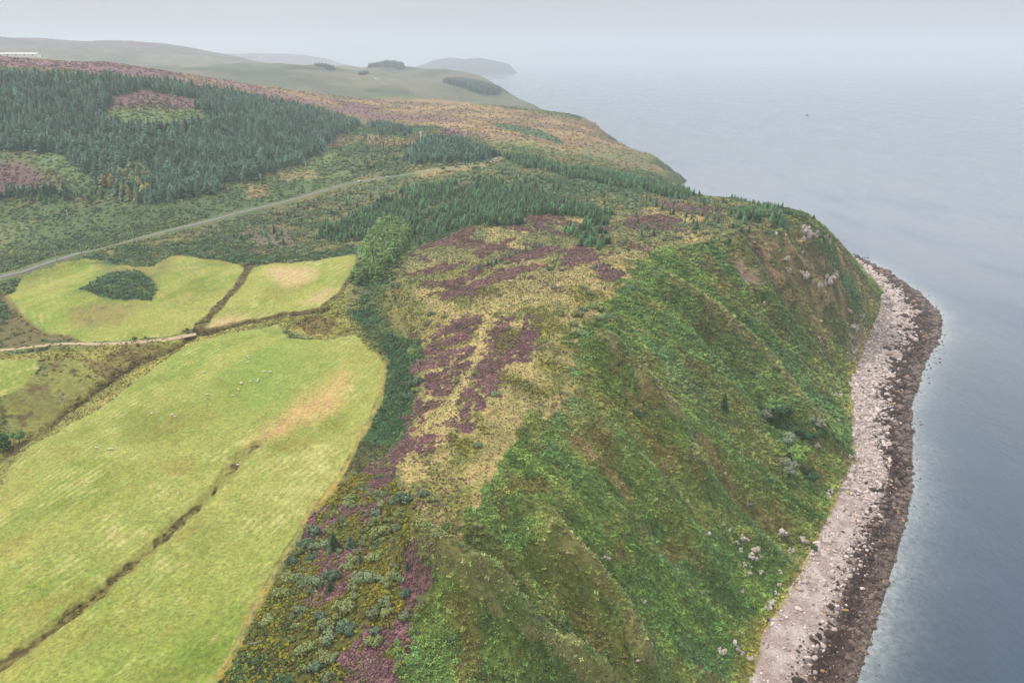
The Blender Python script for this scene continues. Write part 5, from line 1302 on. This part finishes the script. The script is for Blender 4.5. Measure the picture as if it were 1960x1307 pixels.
# ------------------------------------------------------------------ rocks
def mat_rock(name, c1, c2, inst=False):
    m, nt, b = new_mat(name)
    tc_ = nt.nodes.new('ShaderNodeNewGeometry'); oi = nt.nodes.new('ShaderNodeObjectInfo')
    n1 = nt.nodes.new('ShaderNodeTexNoise'); n1.inputs['Scale'].default_value = 1.6; n1.inputs['Detail'].default_value = 6
    nt.links.new(tc_.outputs['Position'], n1.inputs['Vector'])
    hs = nt.nodes.new('ShaderNodeHueSaturation')
    if inst:
        at = nt.nodes.new('ShaderNodeAttribute'); at.attribute_type = 'INSTANCER'; at.attribute_name = 'tint'
        nt.links.new(at.outputs['Color'], hs.inputs['Color'])
    else:
        mx = nt.nodes.new('ShaderNodeMixRGB'); mx.inputs[1].default_value = (*map(float, c1), 1); mx.inputs[2].default_value = (*map(float, c2), 1)
        nt.links.new(oi.outputs['Random'], mx.inputs[0]); nt.links.new(mx.outputs[0], hs.inputs['Color'])
    r1 = nt.nodes.new('ShaderNodeMapRange'); r1.inputs['From Min'].default_value = 0.3; r1.inputs['From Max'].default_value = 0.7; r1.inputs['To Min'].default_value = 0.7; r1.inputs['To Max'].default_value = 1.25
    nt.links.new(n1.outputs[0], r1.inputs[0]); nt.links.new(r1.outputs[0], hs.inputs['Value'])
    nt.links.new(hs.outputs[0], b.inputs['Base Color']); b.inputs['Roughness'].default_value = 0.85; b.inputs['Specular IOR Level'].default_value = 0.2
    return m
MR_PALE = mat_rock('pale_rock', lin(222, 204, 196), lin(192, 172, 164)); MR_DARK = mat_rock('weed_dark_rock', lin(92, 74, 66), lin(60, 48, 46)); MR_BROWN = mat_rock('wet_brown_rock', lin(150, 130, 120), lin(122, 104, 96))
MR_CRAG = mat_rock('crag_rock', lin(226, 214, 202), lin(198, 184, 170)); MR_ANY = mat_rock('cobble_rock', None, None, True)
RK = {k: [rock_mesh('boulder', 300 + i, 0.62, m_) for i in range(5)] for k, m_ in (('pale', MR_PALE), ('dark', MR_DARK), ('brown', MR_BROWN))}
COB = [rock_mesh('cobble', 340 + i, 0.62, MR_ANY, 1) for i in range(6)]
x, y = sow(230000, 20, 420, 120, 760)
m_ = field(beach.astype(np.float32), x, y) > 0.5
x, y = x[m_], y[m_]; z = zf(x, y); t_ = field(bt, x, y); v_, d_ = in_view(x, y, z, 40)
nm_ = fbm(x, y, 22, 3, 55); ns_ = fbm(x, y, 6, 2, 56)
dens = np.where(t_ > 0.62, np.clip(0.2 + 0.6 * smooth(-0.15, 0.35, nm_), 0, 1), 0.95)
dens = np.where((t_ > 0.5) & (d_ > 330), 0.8, dens)
ok = v_ & (rng.random(len(x)) < dens) & (z > -0.1)
x, y, z, t_, d_, ns_, nm_ = [a[ok] for a in (x, y, z, t_, d_, ns_, nm_)]
size = np.clip(0.62 * np.exp(rng.normal(0, 0.5, len(x))), 0.25, 2.6) * np.where(t_ > 0.55, 1.35, 1.45) * np.clip(d_ / 300, 0.85, 1.7)
tj = t_ + 0.16 * nm_ + 0.10 * ns_ + rng.normal(0, 0.12, len(x))
colr = np.where((tj > 0.45)[:, None], lin(238, 220, 212)[None], np.where((tj > 0.17)[:, None], lin(96, 78, 72)[None], lin(140, 122, 114)[None])) * rng.uniform(0.5, 1.2, (len(x), 1))
odd = rng.random(len(x)) < 0.02
colr[odd] = lin(206, 160, 104)
order = np.argsort(-size / d_)
for i in order[:280]:
    kd = 'pale' if tj[i] > 0.45 else 'dark' if tj[i] > 0.17 else 'brown'
    o = link('boulder', R.choice(RK[kd])); o.location = (x[i], y[i], z[i] + 0.10 * size[i]); o.rotation_euler = (R.uniform(-.3, .3), R.uniform(-.3, .3), R.uniform(0, 6.28)); o.scale = (size[i],) * 3
    tag(o, *{'pale': ('large pale boulder lying on the upper shingle of the beach', 'boulder', 'pale boulders on the upper beach'), 'dark': ('large dark weed-covered boulder in the dark band of the beach', 'boulder', 'dark boulders in the weed band'),
             'brown': ('large brown wet boulder near the water edge', 'boulder', 'brown boulders at the water edge')}[kd])
ri = order[280:]
sc3 = size[ri][:, None] * rng.uniform(0.75, 1.25, (len(ri), 3))
scatter('beach_stones', np.column_stack([x[ri], y[ri], z[ri] + 0.08 * size[ri]]), rng.uniform(0, 6.28, len(ri)), sc3, colr[ri], COB, label='pale, dark and brown cobbles covering the shore', cat='stones', tilt=0.4)
# rocks in the shallows
x, y = sow(60000, 60, 420, 110, 760); sdx = dist_line(x, y, shore_w, 16.0)
ok = (sdx < 9) & (zf(x, y) < 0.0) & (rng.random(len(x)) < 0.8 * np.exp(-sdx / 2.2)); x, y = x[ok], y[ok]; v_, d_ = in_view(x, y, x * 0, 40); x, y, d_ = x[v_], y[v_], d_[v_]
scatter('shallow_water_stones', np.column_stack([x, y, rng.uniform(-0.22, 0.05, len(x))]), rng.uniform(0, 6.28, len(x)), rng.uniform(0.4, 1.0, len(x)) * np.clip(d_ / 300, 0.85, 1.6), lin(128, 108, 96) * rng.uniform(0.7, 1.3, (len(x), 1)), COB, label='half-drowned stones along the water edge', cat='stones')

def crag_mesh(seed):
    r = random.Random(seed); mb = MB()
    for k in range(7):
        m_ = rock_mesh('piece', seed * 17 + k, 1.1, None, 1); s_ = r.uniform(0.35, 0.75); o_ = Vector((r.uniform(-.55, .55), r.uniform(-.55, .55), r.uniform(-.25, .35)))
        rt = Matrix.Rotation(r.uniform(0, 6.28), 3, 'Z') @ Matrix.Rotation(r.uniform(-.6, .6), 3, 'X')
        mb.add([rt @ v.co * s_ + o_ for v in m_.vertices], [tuple(p.vertices) for p in m_.polygons]); bpy.data.meshes.remove(m_)
    return mb.mesh('crag', MR_CRAG)
CR = [crag_mesh(360 + i) for i in range(6)]
SLOPE_ROCKS = [(710, 640, 1.5), (990, 320, 1.3), (1050, 145, 1.0), (1275, 505, 1.5), (1380, 485, 2.2), (1425, 555, 1.6), (1452, 540, 2.4), (1482, 545, 1.6), (1530, 600, 3.0), (1505, 635, 2.6), (1535, 642, 2.2), (1555, 630, 1.8), (1450, 600, 1.5), (1490, 720, 1.8),
               (1465, 680, 1.4), (1550, 715, 1.6), (1665, 510, 3.4), (1720, 610, 2.4), (1790, 545, 2.6), (1660, 790, 1.6), (1635, 830, 1.4), (1450, 820, 1.5), (1610, 880, 2.0), (1598, 910, 1.8), (1350, 1135, 2.4), (1408, 1098, 2.2), (1430, 1130, 1.8), (1452, 1155, 1.6),
               (1500, 1170, 2.0), (1655, 715, 1.5), (1490, 350, 1.3), (1440, 78, 1.2), (1370, 185, 1.0), (1310, 80, 1.0), (1855, 40, 2.0), (1910, 305, 2.6), (1925, 285, 2.0), (1460, 1040, 1.2), (930, 875, 1.0), (900, 1185, 0.9), (740, 640, 1.0), (1240, 825, 0.9), (1500, 690, 1.3)]
for i, (a, b_, s) in enumerate(SLOPE_ROCKS):
    x, y, z = pick(900 + a * .3573, 840 + b_ * .3573)
    o = link('rock', R.choice(CR)); o.location = (x, y, z + 0.15 * s); o.scale = (s, s, s * R.uniform(0.8, 1.3)); o.rotation_euler = (R.uniform(-.5, .5), R.uniform(-.5, .5), R.uniform(0, 6.28))
    if a in (1530, 1505, 1535, 1555, 1490, 1450, 1465, 1550) and 540 < b_ < 730: tag(o, 'pale jagged rock in the tight cluster low on the bracken slope', 'rock', 'cluster of pale rocks on the bracken slope')
    else: tag(o, 'single pale rock poking out of the green bracken slope', 'rock', 'pale rocks scattered in the bracken')
CRAGS = [(1060, 420, 6), (1040, 450, 5), (1080, 440, 5), (1042, 530, 4.5), (1112, 480, 4), (1190, 470, 5), (1300, 500, 3.5), (1350, 540, 3.5), (1022, 680, 4), (835, 780, 4), (1050, 960, 5), (1070, 985, 4), (1150, 1060, 3.5), (1330, 1050, 6), (1370, 1040, 6), (1400, 1010, 5),
         (1430, 980, 4.5), (1300, 1080, 4), (1230, 1100, 4), (855, 920, 3), (680, 440, 3), (1690, 990, 3.5), (420, 560, 2), (1010, 940, 3), (1430, 920, 3.5), (1410, 830, 2.5)]
for a, b_, s in CRAGS:
    s *= 1.0
    x, y, z = pick(1380 + a * .15306, 380 + b_ * .15306)
    o = link('crag', R.choice(CR)); o.location = (x, y, z + 0.1 * s); o.scale = (s * .7, s * .7, s * R.uniform(0.8, 1.3)); o.rotation_euler = (R.uniform(-.4, .4), R.uniform(-.4, .4), R.uniform(0, 6.28))
    tag(o, 'pale bare crag breaking through the brown heathery buttress of the cliff', 'crag', 'crags on the cliff buttress')
for a, b_, s in [(1130, 245, 3), (800, 120, 3), (1290, 100, 4), (1310, 180, 5), (1330, 195, 4), (1360, 130, 4), (1315, 320, 5), (1300, 235, 4), (1235, 555, 4), (1215, 440, 3), (1420, 312, 3.5), (1100, 250, 2.5), (1150, 265, 2.5), (840, 60, 2.5), (1455, 60, 4), (1480, 40, 3), (1230, 630, 2), (1235, 680, 2),
                 (1120, 820, 2.2), (1300, 880, 2.6), (1230, 935, 2)]:
    x, y, z = pick(1160 + a * .3595, 560 + b_ * .3595)
    o = link('rock', R.choice(CR)); o.location = (x, y, z + 0.1 * s); o.scale = (s * .7, s * .7, s * R.uniform(0.6, 1.0)); o.rotation_euler = (R.uniform(-.4, .4), R.uniform(-.4, .4), R.uniform(0, 6.28))
    tag(o, 'pale rock at the foot of the cliff above the curving shingle', 'rock', 'pale rocks at the cliff foot')
for px, py, c, lab in [(1543, 1047, (40, 70, 190), 'small blue plastic crate washed up beside the lone dark bush on the shingle'), (1470, 1188, (40, 70, 190), 'small blue plastic crate at the grassy edge of the lower shingle'), (1572, 1010, (60, 90, 190), 'faded blue plastic crate at the top of the shingle, highest of the litter'),
                       (1520, 1087, (50, 160, 130), 'small turquoise plastic crate on the bracken edge of the shingle')]:
    x, y, z = pick(px, py); t = tag(empty('plastic_crate', (x, y, z + 0.05), R.uniform(0, 3)), lab, 'crate')
    mb = MB(); mb.box((0, 0, 0.05), (1.1, 0.8, 0.1)); [mb.box(c_, d_) for c_, d_ in (((0.52, 0, 0.35), (0.06, 0.8, 0.5)), ((-0.52, 0, 0.35), (0.06, 0.8, 0.5)), ((0, 0.37, 0.35), (0.98, 0.06, 0.5)), ((0, -0.37, 0.35), (0.98, 0.06, 0.5)))]
    link('body', mb.mesh('crate_body', mat_plain('plastic', lin(*c), 0.5)), parent=t)
x, y, z = pick(1558, 1052); o = link('gorse_bush', bush_mesh(777, LEAF['dark'], 4)); o.location = (x, y, z); o.scale = (3.2, 3.2, 3.4); tag(o, 'lone dark bush growing out of the pale shingle', 'bush')

# ------------------------------------------------------------------ poles, mast, fences
M_POLE = mat_plain('weathered_pole', lin(206, 202, 190), 0.8, 0.2, noise=0.2); M_METAL = mat_plain('pale_metal', lin(226, 230, 230), 0.5, 0.4, noise=0.05); M_WHITE = mat_plain('white_paint', lin(240, 240, 238, 0.8), 0.6, 0.3, noise=0.06)
pm = MB(); pm.tube([(0, 0, -0.5), (0, 0, 9)], [0.36, 0.3], 8); POLE = pm.mesh('pole_shaft', M_POLE, True)
pm = MB(); pm.tube([(0, 0, -0.5), (0, 0, 7.5)], [0.24, 0.18], 8); POLE2 = pm.mesh('pole_shaft', M_POLE, True)
am = MB(); am.box((0, 0.2, 8.7), (2.6, 0.2, 0.22)); ARM = am.mesh('crossarm', M_POLE)
im = MB(); [im.tube([(a, 0.2, 8.8), (a, 0.2, 9.15)], [0.1, 0.06], 6) for a in (-1.15, 0.0, 1.15)]; INS = im.mesh('insulators', M_METAL, True)
HV = [(132, 423, 'leftmost pole of the hillside power line, in the green bracken'), (351, 402, 'power pole with crossarm in front of the nearest plantation corner'), (500, 351, 'power pole with crossarm beside the lower plantation edge'), (586, 326, 'power pole with crossarm on the open bank where the plantation edge turns'),
      (635, 285, 'power pole with crossarm close under the upper plantation edge'), (669, 261, 'power pole with crossarm by the last tip of the plantation'), (705, 245, 'farthest power pole, small against the loose wood below the moor')]
for px, py, lab in HV:
    x, y, z = pick(px, py); t = tag(empty('power_pole', (x, y, z), -0.6), lab, 'utility pole', 'poles of the hillside power line')
    link('pole_shaft', POLE, parent=t); link('crossarm', ARM, parent=t); link('insulators', INS, parent=t)
for px, py, lab in [(109, 499, 'thin pole by the road above the ring-shaped meadow, left of two'), (156, 485, 'thin pole by the road above the ring-shaped meadow, right of two'), (256, 458, 'thin grey pole on the bracken side of the road'), (356, 447, 'thin grey pole beside the middle stretch of the road'),
                    (959, 300, 'left one of two thin poles at the far road bend'), (968, 301, 'right one of two thin poles at the far road bend'), (779, 250, 'thin pole on the pale grass below the moor')]:
    x, y, z = pick(px, py); t = tag(empty('telephone_pole', (x, y, z), R.uniform(0, 3)), lab, 'utility pole', 'telephone poles along the road')
    link('pole_shaft', POLE2, parent=t); a_ = MB(); a_.box((0, 0.14, 7.2), (0.9, 0.1, 0.12)); link('crossarm', a_.mesh('crossarm', M_POLE), parent=t)
x, y, z = pick(806, 282); t = tag(empty('telecom_mast', (x, y, z), 0.3), 'slim telecom mast with white antenna panels rising beside the small wood', 'mast')
mb = MB(); mb.tube([(0, 0, -0.5), (0, 0, 18)], [0.45, 0.3], 10); link('mast_shaft', mb.mesh('mast_shaft', M_METAL, True), parent=t)
for k in range(3):
    mb = MB(); mb.box((0.75 * math.cos(k * 2.094), 0.75 * math.sin(k * 2.094), 17), (0.7, 0.7, 3.4), 1.0, k * 2.094); link('antenna_panel', mb.mesh('antenna_panel', M_WHITE), parent=t)
mb = MB(); mb.tube([(0.3, -0.3, 13.4), (0.9, -0.9, 13.6)], [0.35, 0.8], 12); link('dish', mb.mesh('dish', M_WHITE, True), parent=t)
x, y, z = spot_d(500, 119, 3050); z = float(zf(x, y)[0]); t = tag(empty('distant_mast', (x, y, z)), 'thin pale mast on top of the far rounded hill', 'mast')
mb = MB(); mb.tube([(0, 0, -1), (0, 0, 24)], [1.0, 0.6], 8); link('mast_shaft', mb.mesh('mast_shaft', M_WHITE, True), parent=t)
mb = MB(); mb.box((0, 0, 24.5), (2.4, 2.4, 1.6)); link('mast_head', mb.mesh('mast_head', M_WHITE), parent=t)

def fence(line, step, label, h=1.15, first=0):
    d = np.concatenate([[0], np.cumsum(np.linalg.norm(np.diff(line, axis=0), axis=1))]); s = np.arange(0, d[-1], step)[:98]
    P_ = np.column_stack([np.interp(s, d, line[:, 0]), np.interp(s, d, line[:, 1])]); zz = zf(P_[:, 0], P_[:, 1])
    t = tag(empty('wire_fence', (P_[0, 0], P_[0, 1], zz[0])), label, 'fence')
    pm_ = MB(); pm_.box((0, 0, h / 2 - 0.1), (0.14, 0.14, h + 0.2)); pmesh = pm_.mesh('post', M_POLE)
    for p, q_ in zip(P_, zz):
        o = link('post', pmesh, parent=t); o.location = (p[0] - P_[0, 0], p[1] - P_[0, 1], q_ - zz[0])
    for hh in (0.45, 0.8, 1.05):
        w_ = MB(); w_.tube([(p[0] - P_[0, 0], p[1] - P_[0, 1], q_ - zz[0] + hh) for p, q_ in zip(P_, zz)], 0.012, 4, False); link('wire', w_.mesh('wire', M_METAL), parent=t)
fence(verge, 4.5, 'post and wire fence along the right-hand edge of the big pasture')
fence(trace([(688, 487), (678, 524), (652, 563), (602, 592), (522, 607), (440, 630)], 8, False), 5, 'post and wire fence around the foot of the pale striped meadow')
fence(trace([(0, 898), (28, 868), (60, 846), (130, 806), (210, 762)], 8, False), 4, 'post and wire fence along the burn side of the big pasture')

# ------------------------------------------------------------------ buildings
M_ROOF = mat_plain('slate_roof', lin(150, 152, 158), 0.7, noise=0.15); M_GLASS = mat_plain('window_glass', lin(60, 70, 80), 0.15, 0.5, noise=0.02)
def house(name, px, dist, Lh, Wd, Hh, rz, label, cat, roof_mat, nwin, roof_h=2.2):
    x, y, _ = spot_d(px, 110, dist); z = float(zf(x, y)[0])
    t = tag(empty(name, (x, y, z), rz), label, cat)
    mb = MB(); mb.box((0, 0, Hh / 2 - 1.0), (Lh, Wd, Hh + 2.0)); link('wall', mb.mesh('wall', M_WHITE), parent=t)
    mb = MB(); a, b_ = Lh / 2 + 0.4, Wd / 2 + 0.5
    mb.add([(-a, -b_, Hh), (a, -b_, Hh), (a, b_, Hh), (-a, b_, Hh), (-a, 0, Hh + roof_h), (a, 0, Hh + roof_h)], [(0, 1, 5, 4), (2, 3, 4, 5), (0, 4, 3), (1, 2, 5), (3, 2, 1, 0)])
    link('roof', mb.mesh('roof', roof_mat), parent=t)
    for k in range(nwin):
        mb = MB(); mb.box((-Lh / 2 + Lh * (k + 0.5) / nwin, -Wd / 2 - 0.05, Hh * 0.55), (1.4, 0.14, 1.3)); link('window', mb.mesh('window', M_GLASS), parent=t)
    return t
house('long_building', 12, 1340, 96, 10, 3.2, 0.05, 'long low white building with pale roof on the heather hilltop at the left', 'building', M_METAL, 8, 1.5)
x, y, z = pick(718, 152); c_ = house('cottage', 718, math.hypot(x, y), 15, 8, 4.6, 0.35, 'tiny white cottage on the far green hillside beside a copse', 'cottage', M_ROOF, 4)
hl = np.array([spot_d(px, 108, 1338)[:2] for px in (75, 100, 130, 160, 200)]); fence(hl, 4, 'dark post fence on the skyline right of the long white building', 2.4)

# ------------------------------------------------------------------ cars on the road
M_CARG = mat_plain('car_glass', lin(50, 58, 66), 0.1, 0.6, noise=0.02); M_TYRE = mat_plain('tyre', lin(44, 44, 46), 0.9, noise=0.1)
def car(px, py, colr, label):
    x, y, _ = pick(px, py); i = int(np.argmin(np.hypot(road_w[:, 0] - x, road_w[:, 1] - y))); i = min(max(i, 1), len(road_w) - 2)
    d = road_w[i + 1] - road_w[i - 1]; a = math.atan2(d[1], d[0]); n_ = np.array([math.sin(a), -math.cos(a)])
    p = road_w[i] + n_ * 1.1
    z = float(bil(Z0, va, vb, np.array([math.atan2(p[0], p[1])]), np.array([math.log(math.hypot(*p))]))[0]) + 0.76
    t = tag(empty('car', (p[0], p[1], z), a), label, 'car', 'cars on the road')
    t.rotation_euler[1] = -math.atan2(float(bil(Z0, va, vb, np.arctan2(road_w[i + 1][:1], road_w[i + 1][1:]), np.log(np.hypot(road_w[i + 1][:1], road_w[i + 1][1:])))[0] - bil(Z0, va, vb, np.arctan2(road_w[i - 1][:1], road_w[i - 1][1:]), np.log(np.hypot(road_w[i - 1][:1], road_w[i - 1][1:])))[0]), np.linalg.norm(d))
    mb = MB(); prof = [(-2.1, 0.35), (-2.15, 0.75), (-1.95, 0.95), (-1.55, 1.4), (0.35, 1.45), (1.0, 0.98), (1.95, 0.85), (2.15, 0.6), (2.1, 0.35)]
    n = len(prof); mb.add([(u_, -0.86, w_) for u_, w_ in prof] + [(u_, 0.86, w_) for u_, w_ in prof], [tuple(range(n)), tuple(range(2 * n - 1, n - 1, -1))] + [(k, k + n, (k + 1) % n + n, (k + 1) % n) for k in range(n)])
    link('body', mb.mesh('car_body', mat_plain('car_paint', colr, 0.3, 0.5, noise=0.03)), parent=t)
    for s in (-1, 1):
        mb = MB(); mb.add([(-1.4, s * 0.875, 1.0), (0.8, s * 0.875, 1.0), (0.3, s * 0.875, 1.36), (-1.3, s * 0.875, 1.36)], [(0, 1, 2, 3)]); link('side_window', mb.mesh('side_window', M_CARG), parent=t)
    mb = MB(); mb.add([(0.42, -0.75, 1.41), (0.42, 0.75, 1.41), (0.98, 0.8, 1.03), (0.98, -0.8, 1.03)], [(0, 1, 2, 3)]); link('windscreen', mb.mesh('windscreen', M_CARG), parent=t)
    for u_ in (-1.35, 1.35):
        for s in (-1, 1):
            mb = MB(); mb.tube([(u_, s * 0.68, 0.32), (u_, s * 0.9, 0.32)], 0.33, 14); link('wheel', mb.mesh('wheel', M_TYRE, True), parent=t)
car(687, 349, lin(240, 240, 242, 0.7), 'white car, the nearer of the two on the middle stretch of road')
car(739, 341, lin(236, 238, 240, 0.7), 'white car farther up the road, just before the plantation hides it')
car(954, 306, lin(205, 222, 235, 0.6), 'pale blue-grey car at the far road bend')

# ------------------------------------------------------------------ boat
x, y, _ = spot_z(1545, 221, 0.0); t = tag(empty('boat', (x, y, 0.0), math.radians(172)), 'tiny dark fishing boat alone far out on the pale sea', 'boat')
mb = MB(); st = [(-4.5, 1.5, 1.3), (-2, 1.8, 1.2), (1, 1.7, 1.3), (3.2, 1.0, 1.7), (4.6, 0.05, 2.1)]
vs = []
for u_, w_, h_ in st: vs += [(u_, -w_, h_), (u_, -w_ * .55, -0.4), (u_, w_ * .55, -0.4), (u_, w_, h_)]
fs = [(4 * k + j, 4 * k + j + 1, 4 * k + j + 5, 4 * k + j + 4) for k in range(4) for j in range(3)] + [(0, 3, 2, 1), (16, 17, 18, 19)] + [(4 * k + 3, 4 * k, 4 * k + 4, 4 * k + 7) for k in range(4)]
mb.add(vs, fs); link('hull', mb.mesh('hull', mat_plain('hull_paint', lin(52, 62, 74), 0.5)), parent=t)
mb = MB(); mb.box((0.6, 0, 2.4), (2.6, 2.2, 2.4), 0.85); link('wheelhouse', mb.mesh('wheelhouse', mat_plain('wheelhouse_paint', lin(90, 96, 100), 0.5)), parent=t)
mb = MB(); mb.tube([(-0.8, 0, 1.2), (-0.8, 0, 8.5)], [0.16, 0.08], 6); mb.tube([(-0.8, 0, 3.0), (-3.6, 0, 5.2)], [0.1, 0.06], 6); link('mast', mb.mesh('boat_mast', mat_plain('mast_paint', lin(60, 64, 70), 0.5)), parent=t)

# ------------------------------------------------------------------ sheep
def skin_body(name, V, E, RD, mat):
    me = bpy.data.meshes.new(name); me.from_pydata(V, E, []); ob = bpy.data.objects.new(name, me); COL.objects.link(ob)
    ob.modifiers.new('skin', 'SKIN'); ss = ob.modifiers.new('sub', 'SUBSURF'); ss.levels = 1
    for i, r_ in enumerate(RD): me.skin_vertices[0].data[i].radius = r_
    me.skin_vertices[0].data[0].use_root = True
    dg = bpy.context.evaluated_depsgraph_get(); out = bpy.data.meshes.new_from_object(ob.evaluated_get(dg))
    bpy.data.objects.remove(ob); out.name = name; out.materials.clear(); out.materials.append(mat); out.polygons.foreach_set('use_smooth', np.ones(len(out.polygons), bool))
    return out
M_WOOL = mat_plain('wool', lin(240, 236, 226, 0.62), 0.95, 0.05, noise=0.12, scale=6)
def sheep_mesh(graze):
    hz_ = (0.62, 0.32) if graze else (0.92, 0.95)
    V = [(-0.30, 0, 0.68), (0.05, 0, 0.70), (0.38, 0, 0.70), (0.60, 0, 0.80 if not graze else 0.66), (0.72, 0, hz_[0]), (0.92, 0, hz_[1]), (-0.52, 0, 0.66), (-0.62, 0, 0.48)]
    RD = [(0.30, 0.31), (0.30, 0.31), (0.26, 0.28), (0.16, 0.17), (0.11, 0.12), (0.06, 0.07), (0.18, 0.2), (0.05, 0.05)]
    E = [(0, 1), (1, 2), (2, 3), (3, 4), (4, 5), (0, 6), (6, 7)]
    for bx_, par, hk in ((-0.36, 0, -0.05), (0.34, 2, 0.03)):
        for s in (-1, 1):
            k = len(V); V += [(bx_, s * 0.16, 0.50), (bx_ + hk, s * 0.16, 0.26), (bx_, s * 0.16, 0.02)]; RD += [(0.10, 0.10), (0.05, 0.05), (0.045, 0.045)]; E += [(par, k), (k, k + 1), (k + 1, k + 2)]
    return skin_body('sheep', V, E, RD, M_WOOL)
SHEEP = [sheep_mesh(True), sheep_mesh(False)]
S_PX = [(1322, 676, 0), (1327, 687, 0), (1319, 709, 0), (1085, 761, 1), (1406, 758, 2), (1439, 759, 2), (1337, 811, 3), (1376, 803, 3), (1371, 811, 3), (1285, 818, 3), (1286, 822, 3), (1270, 855, 4), (1239, 886, 4), (1104, 880, 5), (809, 982, 6), (914, 990, 7), (934, 998, 7),
        (512, 1163, 8), (582, 1172, 9), (599, 1169, 9), (1267, 1255, 10)]
S_LAB = {0: 'white sheep in the trio highest up the big pasture', 1: 'white sheep alone at the left of the flock, high on the big pasture', 2: 'white sheep of the pair at the right of the flock', 3: 'white sheep in the middle knot of the flock on the big pasture', 4: 'white sheep of the two just below the middle knot of the flock',
         5: 'white sheep alone below and left of the middle knot', 6: 'white sheep alone, leftmost of three halfway down the pasture edge', 7: 'white sheep of the close pair halfway down the big pasture', 8: 'white sheep alone low on the left of the big pasture', 9: 'white sheep of the close pair low on the left of the big pasture', 10: 'white sheep standing in the brown rushy strip of the big pasture'}
for a, b_, g_ in S_PX:
    x, y, z = pick(a * .3595, 440 + b_ * .3595)
    o = link('sheep', R.choice(SHEEP)); o.location = (x, y, z); o.rotation_euler = (0, 0, R.uniform(-0.5, 0.5) + R.choice((0, math.pi))); o.scale = (0.9,) * 3
    tag(o, S_LAB[g_], 'sheep', 'sheep on the big pasture')
